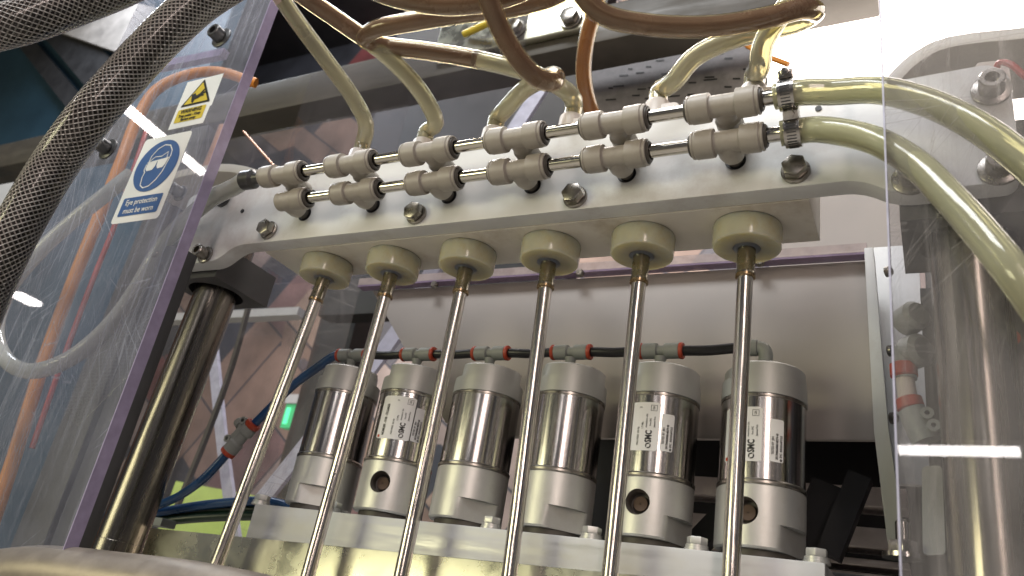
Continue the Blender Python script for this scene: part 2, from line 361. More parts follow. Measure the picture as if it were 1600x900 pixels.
def sweep(path, r, n=14, g=None, cap=True, flip=False):
    g = g or G(); F = frames(path); v = []; f = []; m = len(path)
    for i, p in enumerate(path):
        rr = r[i] if hasattr(r, '__len__') else r
        x, y = F[i]
        for k in range(n):
            a = 2 * math.pi * k / n; v.append(p + (x * math.cos(a) + y * math.sin(a)) * rr)
    for i in range(m - 1):
        for k in range(n):
            k2 = (k + 1) % n; q = (i * n + k, i * n + k2, (i + 1) * n + k2, (i + 1) * n + k)
            f.append(q[::-1] if flip else q)
    if cap:
        c0 = tuple(range(n - 1, -1, -1)); c1 = tuple((m - 1) * n + k for k in range(n))
        f.append(c0[::-1] if flip else c0); f.append(c1[::-1] if flip else c1)
    return g.add(v, f)
def hollow(path, r, ri, n=16):              # tube wall with an inner surface and ring ends
    g = G(); m = len(path); sweep(path, r, n, g, cap=False); o = len(g.v); sweep(path, ri, n, g, cap=False, flip=True)
    for k in range(n):
        k2 = (k + 1) % n
        g.f.append((k2, k, o + k, o + k2)); a = (m - 1) * n
        g.f.append((a + k, a + k2, o + a + k2, o + a + k))
    return g
def box(a, b, bev=0.0, g=None):
    g = g or G(); bm = bmesh.new(); bmesh.ops.create_cube(bm, size=1)
    a = V3(a); b = V3(b); c = (a + b) / 2; s = abs(b - a)
    for v in bm.verts: v.co = Vector((v.co.x * s[0] + c[0], v.co.y * s[1] + c[1], v.co.z * s[2] + c[2]))
    if bev: bmesh.ops.bevel(bm, geom=bm.edges[:], offset=bev, segments=2, affect='EDGES', profile=0.6)
    bm.verts.index_update()
    g.add([v.co[:] for v in bm.verts], [[v.index for v in f.verts] for f in bm.faces]); bm.free(); return g
def obox(c, ax, ay, az, bev=0.0):           # oriented box: half-vectors ax, ay, az
    g = box((-1, -1, -1), (1, 1, 1)); c, ax, ay, az = map(V3, (c, ax, ay, az))
    g.v = [tuple(c + ax * p[0] + ay * p[1] + az * p[2]) for p in g.v]; return bevel(g, bev) if bev else g
def bevel(g, off, ang=0.5, seg=2):
    bm = bmesh.new(); vs_ = [bm.verts.new(p) for p in g.v]
    for f in g.f:
        try: bm.faces.new([vs_[i] for i in f])
        except ValueError: pass
    bm.normal_update()
    es = [e for e in bm.edges if len(e.link_faces) == 2 and e.calc_face_angle(0) > ang]
    bmesh.ops.bevel(bm, geom=es, offset=off, segments=seg, affect='EDGES', profile=0.6)
    bm.verts.index_update(); h = G(); h.add([v.co[:] for v in bm.verts], [[v.index for v in f.verts] for f in bm.faces]); bm.free(); return h
def prism(poly, y0, y1, bev=0.0):           # outline in (X, Z), extruded along Y
    n = len(poly); g = G()
    A = sum(poly[i][0] * poly[(i + 1) % n][1] - poly[(i + 1) % n][0] * poly[i][1] for i in range(n))
    if A < 0: poly = poly[::-1]
    v = [(p[0], y0, p[1]) for p in poly] + [(p[0], y1, p[1]) for p in poly]
    f = [tuple(range(n)), tuple(range(2 * n - 1, n - 1, -1))]
    for i in range(n):
        j = (i + 1) % n; f.append((j, i, n + i, n + j))
    g.add(v, f); return bevel(g, bev) if bev else g
def round_poly(pts, rad, seg=6):            # 2-D outline with rounded corners
    out = []; n = len(pts)
    for i in range(n):
        p0, p1, p2 = V3(pts[i - 1]), V3(pts[i]), V3(pts[(i + 1) % n])
        r = rad[i] if hasattr(rad, '__len__') else rad
        if r <= 0: out.append(tuple(p1)); continue
        d0 = (p0 - p1); d2 = (p2 - p1); r = min(r, np.linalg.norm(d0) * .48, np.linalg.norm(d2) * .48)
        a = p1 + d0 / np.linalg.norm(d0) * r; b = p1 + d2 / np.linalg.norm(d2) * r
        for k in range(seg + 1):
            t = k / seg; out.append(tuple((1 - t) ** 2 * a + 2 * t * (1 - t) * p1 + t * t * b))
    return out
def hexa(r): return r / math.cos(math.pi / 6)

ANCH = {}
def finish(name, g, m, loc, parent=None, smooth=True, ang=0.6):
    me = bpy.data.meshes.new(name); o = V3(loc)
    me.from_pydata([tuple(V3(p) - o) for p in g.v], [], g.f); me.update()
    if isinstance(m, str): me.materials.append(MATS[m])
    else:
        for q in m: me.materials.append(MATS[q])
    if smooth and len(me.polygons):
        me.polygons.foreach_set('use_smooth', [True] * len(me.polygons)); me.set_sharp_from_angle(angle=ang)
    ob = bpy.data.objects.new(name, me); COL.objects.link(ob)
    if parent is None: ob.location = tuple(o)
    else: ob.parent = parent
    ANCH[ob] = o; return ob
def tag(o, label, cat, group=None, kind=None):
    if label: o['label'] = label
    if cat: o['category'] = cat
    if group: o['group'] = group
    if kind: o['kind'] = kind
    return o
def thing(name, label, cat, loc, group=None):
    o = bpy.data.objects.new(name, None); COL.objects.link(o); o.location = tuple(map(float, loc)); o.empty_display_size = 0.01
    ANCH[o] = V3(loc); return tag(o, label, cat, group)
def part(name, g, m, parent, label=None, ang=0.6):
    ob = finish(name, g, m, ANCH[parent], parent, ang=ang)
    if label: ob['label'] = label
    return ob
def solo(name, g, m, label, cat, group=None, kind=None, ang=0.6):
    a = V3(g.v); loc = (a[:, 0].mean(), a[:, 1].mean(), a[:, 2].min())
    return tag(finish(name, g, m, loc, ang=ang), label, cat, group, kind)
def struct(name, g, m, label=None):
    o = finish(name, g, m, (0, 0, 0), smooth=False); o['kind'] = 'structure'
    if label: o['label'] = label
    return o
def copy_tree(o, delta, parent=None):
    c = o.copy(); COL.objects.link(c); c.parent = parent
    if parent is None: c.location = Vector(o.location) + Vector(delta)
    for ch in list(o.children): copy_tree(ch, delta, c)
    return c
ORD = ['first', 'second', 'third', 'fourth', 'fifth', 'sixth']

def text_geo(s, size, align='CENTER', bold=0.0):   # flat glyph mesh: list of 2-D points and faces
    cu = bpy.data.curves.new('t', 'FONT'); cu.body = s; cu.size = size; cu.align_x = align; cu.align_y = 'CENTER'; cu.offset = bold
    cu.resolution_u = 2
    ob = bpy.data.objects.new('t', cu); COL.objects.link(ob)
    dg = bpy.context.evaluated_depsgraph_get(); me = bpy.data.meshes.new_from_object(ob.evaluated_get(dg))
    v = [(p.co.x, p.co.y) for p in me.vertices]; f = [tuple(q.vertices) for q in me.polygons]
    bpy.data.objects.remove(ob); bpy.data.curves.remove(cu); bpy.data.meshes.remove(me)
    return v, f
def place_text(g, s, size, fn, align='CENTER', bold=0.0, sx=1.0):
    v, f = text_geo(s, size, align, bold); g.add([fn(x * sx, y) for x, y in v], f); return g

# ------------------------------------------------------------------ stations and main planes
S = [-0.5145 + 0.08 * i for i in range(6)]
Y_FACE, Y_BLOCK, Y_BACK = 0.470, 0.487, 0.546
Z_UNDER, Z_TOP, Z_EAR = 0.3056, 0.3850, 0.2895
Y_ROD, Y_CYL = 0.517, 0.5890
Y_PANEL = 0.41

# ------------------------------------------------------------------ setting: walls far behind the machine
g = G().add([(-9, 2.6, -2), (6, 2.6, -2), (6, 2.6, 6), (-9, 2.6, 6)], [(0, 1, 2, 3)])
struct('wall', g, 'mural')
g = G().add([(-9, -9, -1.5), (6, -9, -1.5), (6, 2.6, -1.5), (-9, 2.6, -1.5)], [(0, 1, 2, 3)])
struct('floor', g, 'floor_grey')
g = G().add([(-9, 0.9, 3.0), (6, 0.9, 3.0), (6, 2.6, 3.0), (-9, 2.6, 3.0)], [(0, 1, 2, 3)])
struct('ceiling', g, 'black_paint')

# teal board at the left with black trims
t = thing('display_board', 'dark teal board with black trims behind the braided hoses', 'board', (-3.4, 1.65, -1.5))
part('panel', box((-4.9, 1.65, -1.5), (-2.62, 1.70, 3.0)), 'teal_wall', t)
def strip(a, b, w_, y, th=0.02):
    a = at(*a, y); b = at(*b, y); d = b - a; L_ = np.linalg.norm(d); d /= L_
    n_ = np.cross(d, (0, 1, 0)); return obox((a + b) / 2, d * L_ / 2, n_ * w_ / 2, V3((0, th / 2, 0)))
part('trim', strip((20, 40), (125, 170), 0.085, 1.60), 'black_paint', t)
part('trim', strip((70, 20), (165, 125), 0.17, 1.58), 'black_paint', t)
part('trim', strip((-20, 262), (80, 288), 0.02, 1.62), 'black_paint', t)
part('placard', strip((120, 20), (220, 50), 0.26, 1.55), 'placard_grey', t)
solo('notice_board', strip((-30, 285), (60, 345), 0.20, 1.5), 'pale_beam', 'pale grey printed board low behind the braided hose', 'board')

# ------------------------------------------------------------------ big steel beam and bits above the manifold
t = thing('steel_beam', 'dark steel box beam running across behind the hoses', 'beam', (-0.5, 0.725, 0.70))
part('tube', box((-1.75, 0.70, 0.703), (-0.030, 0.752, 0.765), 0.003), 'beam_steel', t)
brk = part('bracket', box((-0.60, 0.688, 0.722), (-0.36, 0.6995, 0.795), 0.002), 'plate_steel', t, 'steel bracket plate bolted to the beam')
part('bracket', box((-0.49, 0.690, 0.7225), (-0.455, 0.6875, 0.79), 0.0), 'beam_steel', t)
def hex_bolt(o, d, r=0.0075, h=0.0065, wash=0.0095, t=None, m='bolt_steel', name='bolt'):
    d = V3(d)
    b = part(name, bevel(lathe([(hexa(r), 0.003), (hexa(r), 0.003 + h)], o, d, 6, ph=random.random()), 0.0009, 0.3), m, t)
    part('washer', lathe([(wash, 0.0002), (wash, 0.0022), (wash - 0.0008, 0.003)], o, d, 24), m, b)
    return b
for u, v in ((806, 47), (893, 31)): hex_bolt(at(u, v, 0.687), (0, -1, 0), 0.0105, 0.010, 0.0155, t)
solo('yellow_cable', sweep(smooth_path([at(726, 53, 0.68), at(750, 42, 0.67), at(775, 28, 0.66), at(800, 0, 0.66)]), 0.005, 10), 'sign_yellow', 'thin yellow cable running over the bolted beam bracket', 'cable')
solo('orange_cable', sweep(smooth_path([at(1160, 66, 0.60), at(1185, 82, 0.60), at(1232, 101, 0.60)]), 0.0025, 8), 'orange_cable', 'thin orange cable end in front of the bright lamp', 'cable')

# rear clear sheet between beam and white board
t = thing('rear_guard_sheet', 'spotted clear sheet standing behind the manifold', 'guard panel', (-0.6, 0.645, 0.35))
part('sheet', box((-0.78, 0.645, 0.357), (-0.425, 0.649, 0.70)), 'acrylic_spotted', t)
t = thing('rear_guard_sheet', 'smudged clear sheet low behind the left column and leftmost cylinders', 'guard panel', (-0.7, 0.70, -0.2))
part('sheet', box((-1.0, 0.70, -0.2), (-0.635, 0.704, 0.66)), 'acrylic_clear', t)
# printed board seen through it
t = thing('printed_board', 'grey board with black print dashes behind the hoses beside the lamp', 'board', (-0.25, 0.78, 0.45))
part('sheet', box((-0.42, 0.80, 0.45), (-0.085, 0.805, 0.77)), 'board_grey', t)
gd = G()
for k in range(34):
    u = random.uniform(945, 1180); v = 170 - (u - 945) * 0.19 + random.uniform(-62, 15)
    p = at(u, v, 0.7992); l = random.uniform(0.003, 0.009)
    gd.add([p + (-l, 0, 0.002), p + (l, 0, 0.000), p + (l, 0, 0.0025), p + (-l, 0, 0.0045)], [(0, 1, 2, 3)])
part('print', gd, 'print_black', t)['kind'] = 'stuff'
# LED lamp panel, top right
t = thing('lamp_panel', 'glaring white light panel at the upper right behind the manifold', 'lamp', (0.1, 0.77, 0.54))
part('diffuser', box((-0.155, 0.770, 0.545), (0.42, 0.776, 0.840)), 'led_glow', t)
part('housing', box((-0.158, 0.7762, 0.535), (0.43, 0.795, 0.850), 0.002), 'dark_paint', t)  # added backing, keeps the diffuser's rear glow off the printed board
gd = G()
for k in range(26):
    u = random.uniform(1205, 1440); v = 62 - (u - 1205) * 0.17 + random.choice((4, 10, 26, 30, 48))
    p = at(u, v, 0.7695); l = random.uniform(0.002, 0.006)
    gd.add([p + (-l, 0, 0), p + (l, 0, 0), p + (l, 0, 0.0016), p + (-l, 0, 0.0016)], [(0, 1, 2, 3)])
part('print', gd, 'bolt_steel', t)['kind'] = 'stuff'

# ------------------------------------------------------------------ white manifold plate with its ears
XL, XR = -0.690, 0.0535
def mx_(x): return -0.629 - x
out = [(XL, Z_EAR), (mx_(-0.0140), Z_EAR), (mx_(-0.034), Z_UNDER), (-0.034, Z_UNDER), (-0.0140, Z_EAR + 0.003), (XR, Z_EAR + 0.004),
       (XR, 0.372), (0.044, 0.383), (-0.012, Z_TOP - 0.004), (-0.06, Z_TOP), (-0.565, Z_TOP), (-0.60, 0.385), (-0.655, 0.383), (XL, 0.372)]
rad = [0.006, 0.012, 0.012, 0.022, 0.016, 0.010, 0.006, 0.006, 0.005, 0.005, 0.005, 0.005, 0.006, 0.006]
t_plate = thing('manifold_plate', 'long white plastic plate with an ear at each end', 'plate', (-0.315, 0.47, Z_EAR))
part('plate', prism(round_poly(out, rad), Y_FACE, Y_BLOCK, 0.0008), 'plate_white', t_plate)
for u, v in ((418, 357), (647, 332), (893, 305), (1234, 264)):
    hex_bolt(at(u, v, Y_FACE) + V3((0.004, 0, -0.003)), (0, -1, 0), 0.0074, 0.0070, 0.0096, t_plate, 'bolt_steel')
def socket_bolt(o, d, t, r=0.0075, h=0.012, m='bolt_steel', w_=0.0115):
    b = part('socket_bolt', lathe([(r, 0.002), (r, 0.002 + h - .0008), (r - .0008, 0.002 + h), (r * .55, 0.002 + h), (r * .52, 0.002 + h - .006), (0.0003, 0.002 + h - .006)], o, d, 24), m, t)
    part('washer', lathe([(w_, 0.0002), (w_, 0.0018), (w_ - 0.0006, 0.0022)], o, d, 24), m, b)
for u, v in ((1549, 142), (1424, 281), (1561, 265)): socket_bolt(at(u, v, Y_FACE), (0, -1, 0), t_plate)
for u, v in ((322, 399), (255, 402), (350, 312), (283, 303)): socket_bolt(at(u, v, Y_FACE), (0, -1, 0), t_plate, 0.0065, 0.011, 'bolt_black' if v < 350 else 'bolt_steel', 0.0092)
for u, v in ((379, 330), (1279, 170)): part('screw_hole', lathe([(0.0022, 0), (0.0022, 0.0008)], at(u, v, Y_FACE), (0, -1, 0), 12), 'rubber_black', t_plate)
# block behind the plate
t = thing('manifold_block', 'off-white plastic block behind the plate, carrying the round spigots', 'block', (-0.32, 0.515, Z_UNDER))
part('block', box((-0.571, Y_BLOCK + 0.0002, Z_UNDER - 0.001), (-0.0675, Y_BACK, Z_TOP - 0.003), 0.001), 'block_white', t)

# ------------------------------------------------------------------ nylon discs and dosing rods
def make_rod():
    d0 = thing('nylon_spigot', '', 'spigot', (S[0], Y_ROD, 0.2865), 'nylon spigots under the block')
    part('disc', lathe([(0.0235, 0.2865), (0.0244, 0.2873), (0.0246, 0.290), (0.0250, 0.3025), (0.0244, 0.3044)], (S[0], Y_ROD, 0), (0, 0, 1), 48), 'nylon', d0)
    part('collar', lathe([(0.0085, 0.2858), (0.0105, 0.2868)], (S[0], Y_ROD, 0), (0, 0, 1), 24), 'nylon', d0)
    r0 = thing('dosing_rod', '', 'rod', (S[0], Y_ROD, 0.2862), 'steel rods hanging from the spigots')
    part('rod', lathe([(0.0056, -0.10), (0.0056, 0.272)], (S[0], Y_ROD, 0), (0, 0, 1), 24), 'rod_steel', r0)
    f = part('ferrule', lathe([(0.0062, 0.2640), (0.0070, 0.2648), (0.0070, 0.2668), (0.0066, 0.2676), (0.0066, 0.2862)], (S[0], Y_ROD, 0), (0, 0, 1), 24), 'ferrule_steel', r0)
    part('rim', lathe([(0.0052, 0.2622), (0.0072, 0.2630), (0.0073, 0.2648), (0.0066, 0.2654)], (S[0], Y_ROD, 0), (0, 0, 1), 24), 'barb_bronze', f)
    return d0, r0
d0, r0 = make_rod()
# each rod hangs a little differently
LEAN = [0.105, 0.030, 0.003, -0.034, -0.006, 0.002]
SP_WHERE = ['beside the block\'s left end', 'second from the left end of the block', 'third from the left end of the block',
            'fourth from the left end of the block', 'fifth from the left end of the block', 'nearest the right end of the block']
ROD_WHERE = ['in front of the flow control and blue tube, leftmost rod', 'crossing the leftmost cylinder', 'between the second and third cylinders, third rod',
             'crossing the left side of the fourth cylinder', 'crossing the left side of the fifth cylinder', 'crossing the last cylinder at the right']
for i in range(6):
    dd, rr = (d0, r0) if i == 0 else (copy_tree(d0, (0.08 * i, 0, 0)), copy_tree(r0, (0.08 * i, 0, 0)))
    dd['label'] = 'cream nylon disc under the white block, ' + SP_WHERE[i]
    rr['label'] = 'thin steel rod ' + ROD_WHERE[i]
    rr.rotation_euler.y = LEAN[i]
    

# ------------------------------------------------------------------ two rows of push-fit fittings
def row_tee(name, c, label, group, elbow=False):
    c = V3(c); t = thing(name, label, 'fitting', c, group)
    X = V3((1, 0, 0))
    if not elbow:
        part('body', lathe([(0.0078, -0.019), (0.0078, 0.019)], c, X, 32), 'fitting_beige', t)
        ends = (-1, 1)
    else:
        part('body', bevel(lathe([(0.0074, -0.0100), (0.0090, -0.0092), (0.0090, 0.010)], c, X, 32), 0.0006, 0.5), 'fitting_beige', t)
        ends = (1,)
    for s in ends:
        x0 = 0.0085; 
        col = part('collar', lathe([(0.0078, x0), (0.0101, x0 + 0.0006), (0.0103, x0 + 0.002), (0.0103, 0.0212), (0.0098, 0.0218), (0.0094, 0.0219), (0.0094, 0.0227), (0.0099, 0.0229), (0.0097, 0.0241), (0.0087, 0.0244), (0.0085, 0.0224), (0.0048, 0.0224)], c, X * s, 40), 'fitting_beige', t)
        part('release_ring', lathe([(0.0082, 0.0222), (0.0080, 0.0256), (0.0071, 0.0263), (0.0058, 0.0263), (0.0053, 0.0226)], c, X * s, 32), 'ring_dark', col)
    br = V3((0, 1, 0)); L_ = Y_FACE - c[1]
    if L_ < 0.03:
        part('branch', lathe([(0.0078, 0.0), (0.0092, 0.004), (0.0092, 0.0125), (0.0078, 0.0175)], c, br, 32), 'fitting_beige', t)
    else:
        part('branch', lathe([(0.0078, 0.0), (0.0078, 0.012), (0.0092, 0.014), (0.0092, L_ - 0.010), (0.0078, L_ - 0.007)], c, br, 32), 'fitting_beige', t)
    part('stem', lathe([(0.0052, L_ - 0.010), (0.0052, L_ - 0.0002)], c, br, 20), 'ring_dark', t)
    part('hole_rim', lathe([(0.0074, L_ - 0.0006), (0.0072, L_ - 0.0001)], c, br, 24), 'rubber_black', t)
    return t
ZL, YL, ZU, YU = 0.3318, 0.4455, 0.3512, 0.4310
for i in range(6):
    row_tee('tee_fitting', (S[i] + random.uniform(-.001, .001), YU, ZU), 'beige push-fit tee in the upper row on the plate, %s from the left' % ORD[i], 'tees of the upper row')
    if i == 0: row_tee('elbow_fitting', (S[0], YL, ZL), 'beige push-fit elbow at the left end of the lower row', None, True)
    else: row_tee('tee_fitting', (S[i] + random.uniform(-.001, .001), YL, ZL), 'beige push-fit tee in the lower row, %s one after the elbow' % ORD[i - 1], 'tees of the lower row')
for i in range(5):
    for y, z, nm in ((YU, ZU, 'upper'), (YL, ZL, 'lower')):
        solo('link_tube', lathe([(0.0047, 0.020), (0.0047, 0.060)], (S[i], y, z), (1, 0, 0), 24), 'link_steel',
             'bright steel link tube in the %s row, %s from the left' % (nm, ORD[i]), 'tube', 'steel link tubes of the %s row' % nm)

# ------------------------------------------------------------------ worm-drive hose clamps and tubes on the right
def clamp(c, d, label, screw):
    t = thing('hose_clamp', label, 'clamp', c, 'hose clamps at the right end of the rows'); d = V3(d) / np.linalg.norm(d)
    part('band', lathe([(0.0098, -0.005), (0.0104, -0.005), (0.0104, 0.005), (0.0098, 0.005)], c, d, 40), 'steel', t)
    gs = G(); x, y, _ = frame(d)
    for k in range(30):
        a = 2 * math.pi * k / 30; p = V3(c) + (x * math.cos(a) + y * math.sin(a)) * 0.01045
        e = (x * math.cos(a) + y * math.sin(a)); tt = np.cross(d, e)
        b_ = obox(p, d * 0.0030, tt * 0.0004, e * 0.0002); gs.add(b_.v, b_.f)
    part('slots', gs, 'bolt_black', t)
    sx, sy, sz = V3(screw), None, None
    n_ = V3(screw) / np.linalg.norm(screw); tt = np.cross(d, n_)
    q = V3(c) + n_ * 0.0125
    h = part('housing', obox(q, d * 0.0048, tt * 0.0058, n_ * 0.0030, 0.001), 'steel', t)
    part('screw', bevel(lathe([(0.0048, -0.011), (0.0048, -0.0065), (0.003, -0.0062), (0.003, 0.008)], q + n_ * 0.001, tt, 6), 0.0004, 0.4), 'steel', h)
    return t
dirR = V3((1, 0.0, 0.05))
cU = V3((S[5] + 0.0405, YU, ZU + 0.0004)); cL = V3((S[5] + 0.0425, YL, ZL + 0.0003))
clamp(cU, (1, 0, 0.02), 'steel worm clamp on the upper yellow tube', (0.0, -0.35, 1.0))
clamp(cL, (1, 0, 0.02), 'steel worm clamp on the lower yellow tube', (0.0, -0.75, 0.65))
RT = 0.0084
for c in (cU, cL):
    solo('barb_tail', lathe([(0.0052, -0.016), (0.0052, -0.008), (0.0062, -0.006), (0.0058, 0.010)], c, (1, 0, 0), 20), 'steel',
         'short steel barb joining the %s row to its yellow tube' % ('upper' if c is cU else 'lower'), 'barb')
def tube_thing(name, pts, label, m, r=RT, ri=None, cat='hose', group=None, core=None, core_m='syrup', cr=0.0073, step=0.006, n=18):
    P = smooth_path(pts, step)
    a = P[0]
    t = thing(name, label, cat, a, group)
    if core is None or core[1] <= core[0]:
        part('wall', hollow(P, r, ri or r * 0.72, n), m, t, ang=1.2)
        return t, P
    i0, i1 = int(core[0] * (len(P) - 1)), int(core[1] * (len(P) - 1))
    if i0 > 3:
        part('wall', hollow(P[:i0 + 1], r, r * 0.72, n), m, t, ang=1.2)
    part('wall', sweep(P[i0:i1 + 1], r, n), 'hose_syrup_wall', t, 'hose section filled with brown syrup', ang=1.2)
    part('syrup', sweep(P[i0 + 1:i1], cr, n), core_m, t, ang=1.2)
    if i1 < len(P) - 4:
        part('wall', hollow(P[i1:], r, r * 0.72, n), m, t, ang=1.2)
    return t, P
tube_thing('yellow_hose', [cU + (-0.008, 0, 0), cU + (0.008, 0, 0.0004), ad(1300, 144, .508), ad(1370, 141, .49), ad(1440, 157, .465), ad(1510, 188, .44), ad(1570, 228, .42), ad(1640, 290, .40), ad(1720, 380, .39)],
           'yellowish milky hose arching from the upper row to the right edge', 'hose_milky', r=0.0086, ri=0.0055)
tube_thing('yellow_hose', [cL + (-0.008, 0, 0), cL + (0.008, 0, 0.0002), ad(1290, 203, .50), ad(1360, 217, .475), ad(1425, 252, .445), ad(1485, 310, .415), ad(1540, 372, .39), ad(1590, 435, .37), ad(1650, 520, .36)],
           'yellowish milky hose drooping from the lower row to the right edge', 'hose_milky', r=0.0086, ri=0.0055)
# clear tube leaving the upper row on the left, looping behind the guard panel
cX = V3((S[0] - 0.043, YU, ZU))
solo('hose_tail', lathe([(0.0072, -0.008), (0.0092, -0.006), (0.0092, 0.006), (0.006, 0.0085), (0.005, 0.014)], cX, (1, 0, 0), 28), 'bolt_black', 'black hose ferrule at the left end of the upper row', 'ferrule')
tube_thing('clear_tube', [cX + (0.004, 0, 0), cX + (-0.006, 0, 0), at(370, 290, .435), at(335, 308, .44), at(300, 335, .45), at(265, 370, .46), at(235, 415, .465), at(205, 465, .465), at(165, 515, .46), at(110, 560, .455),
           at(50, 580, .45), at(8, 560, .45), at(-6, 510, .45), at(15, 450, .45), at(60, 395, .45), at(120, 340, .45), at(170, 300, .45), at(205, 272, .46)],
           'pale clear tube looping behind the left guard panel', 'hose_milky_pale', r=0.0082, ri=0.0058)

# ------------------------------------------------------------------ syrup hoses looping above
def st(i, z): return V3((S[i], Y_ROD, z))
def hose(label, pts, core=None, core_m='syrup', r=RT):
    return tube_thing('syrup_hose', pts, label, 'hose_clear', r=r, core=core, core_m=core_m, group='hoses above the manifold')
hose('yellow clear hose rising from the leftmost station, nearest the guard panel', [st(0, .434), st(0, .447), ad(572, 195, .815), ad(553, 155, .81), ad(505, 88, .80), ad(462, 30, .79), ad(425, -25, .78)], (0.93, 1.0), 'syrup_amber')
hose('hose rising from the second station, yellow below and brown above', [st(1, .434), st(1, .447), ad(681, 192, .775), ad(668, 160, .77), ad(640, 122, .76), ad(600, 83, .75), ad(545, 43, .74), ad(490, 5, .73), ad(440, -30, .72)], (0.60, 1.0))
hose('brown hose hooking back in front of the beam, ending vertical at the third station', [st(2, .434), st(2, .447), ad(792, 168, .735), ad(815, 143, .725), ad(842, 126, .70), ad(866, 119, .665), ad(862, 128, .635), ad(838, 121, .625), ad(808, 90, .615), ad(782, 45, .61), ad(762, -5, .60), ad(750, -40, .60)], (0.36, 1.0))
hose('brown hose folded into a hairpin at the left, ending at the fourth station', [st(3, .434), st(3, .447), ad(893, 150, .705), ad(862, 128, .71), ad(815, 110, .72), ad(740, 92, .735), ad(660, 79, .745), ad(602, 72, .75), ad(570, 62, .735), ad(585, 47, .715), ad(640, 35, .70), ad(720, 22, .69), ad(800, 12, .68), ad(860, -3, .67), ad(900, -25, .66)], (0.30, 1.0))
hose('brown hose curving along the top right, ending yellow at the fifth station', [st(4, .434), st(4, .447), ad(1052, 128, .66), ad(1082, 92, .655), ad(1130, 66, .65), ad(1190, 49, .645), ad(1243, 36, .635), ad(1272, 20, .615), ad(1250, 14, .595), ad(1190, 30, .59), ad(1100, 42, .59), ad(1005, 38, .59), ad(945, 24, .59), ad(912, -6, .59), ad(905, -40, .59)], (0.45, 1.0))
hose('short yellow hose in the glare at the rightmost station', [st(5, .434), st(5, .447), ad(1187, 105, .615), ad(1192, 70, .61), ad(1215, 30, .61), ad(1250, -20, .61)])
hose('dark amber hose dropping straight behind the fifth tee', [ad(945, 210, .80), ad(925, 175, .80), ad(912, 120, .79), ad(917, 60, .78), ad(932, 5, .77), ad(940, -40, .77)], (0.0, 1.0), 'syrup_amber')
hose('brown hose crossing the top edge above the hairpin', [ad(540, -40, .66), ad(600, -10, .65), ad(670, 6, .64), ad(740, 6, .63), ad(810, -12, .62), ad(850, -35, .62)], (0.0, 1.0))
# white push-in fittings under each hose
def make_fit():
    t = thing('hose_fitting', '', 'fitting', st(0, Z_TOP - .003), 'white fittings on top of the block')
    part('nut', lathe([(0.0125, 0.3825), (0.0125, 0.416), (0.0112, 0.421), (0.0108, 0.4325), (0.0098, 0.434)], (S[0], Y_ROD, 0), (0, 0, 1), 28), 'fitting_white', t)
    part('body', bevel(prism(round_poly([(S[0] - 0.006, 0.3823), (S[0] + 0.027, 0.3823), (S[0] + 0.027, 0.410), (S[0] + 0.020, 0.426), (S[0] - 0.006, 0.426)], 0.004), Y_ROD - 0.009, Y_ROD + 0.010), 0.001), 'fitting_white', t)
    part('barb', lathe([(0.0056, 0.42), (0.0056, 0.446), (0.0048, 0.456)], (S[0], Y_ROD, 0), (0, 0, 1), 20), 'barb_bronze', t)
    return t
f0 = make_fit()
for i in range(6):
    f = f0 if i == 0 else copy_tree(f0, (0.08 * i, 0, 0))
    f['label'] = 'white push-in fitting on the block, %s from the left, under a hose' % ORD[i]

# ------------------------------------------------------------------ arched brackets behind the ears
def arch(px, y0, y1, wpx, label):
    C = [at(u, v, y0) for u, v in px]; C = smooth_path(C, 0.008)
    g = G(); n = len(C); v = []; f = []
    for i, p in enumerate(C):
        d = C[min(i + 1, n - 1)] - C[max(i - 1, 0)]; d /= np.linalg.norm(d); nn = np.cross(d, (0, 1, 0)); nn /= np.linalg.norm(nn)
        if nn[2] < 0: nn = -nn
        a, b = p + nn * wpx, p - nn * 0.0
        v += [a, b, (b[0], y1, b[2]), (a[0], y1, a[2])]
    for i in range(n - 1):
        for k in range(4):
            k2 = (k + 1) % 4; f.append((i * 4 + k, i * 4 + k2, (i + 1) * 4 + k2, (i + 1) * 4 + k))
    f.append((3, 2, 1, 0)); f.append(tuple((n - 1) * 4 + k for k in range(4)))
    g.add(v, f)
    return solo('arched_bracket', bevel(g, 0.0015, 0.7), 'arch_white', label, 'bracket')
arch([(1396, 140), (1410, 122), (1435, 98), (1470, 78), (1520, 68), (1600, 60), (1680, 46)], 0.60, 0.68, 0.012, 'pale arched bracket behind the right ear of the plate')
arch([(232, 296), (268, 280), (310, 271), (350, 268), (390, 276), (420, 292), (440, 320)], 0.52, 0.58, 0.011, 'pale arched bracket behind the left ear of the plate')
solo('ear_backing', box((0.0, 0.69, 0.30), (0.30, 0.698, 0.495), 0.002), 'dark_paint', 'dark grey sheet under the arch behind the right ear', 'sheet')
solo('small_block', prism(round_poly([tuple(at(u, v, .50)[[0, 2]]) for u, v in ((1515, 125), (1527, 98), (1575, 93), (1580, 125))], 0.002), 0.50, 0.515), 'fitting_white', 'small white block peeking over the right ear', 'block')
solo('red_wire', sweep(smooth_path([at(1556, 108, .497), at(1562, 98, .494), at(1580, 101, .49), at(1600, 118, .49), at(1640, 140, .49)]), 0.0022, 8), 'red_tube', 'short red wire above the right ear bolt', 'wire')

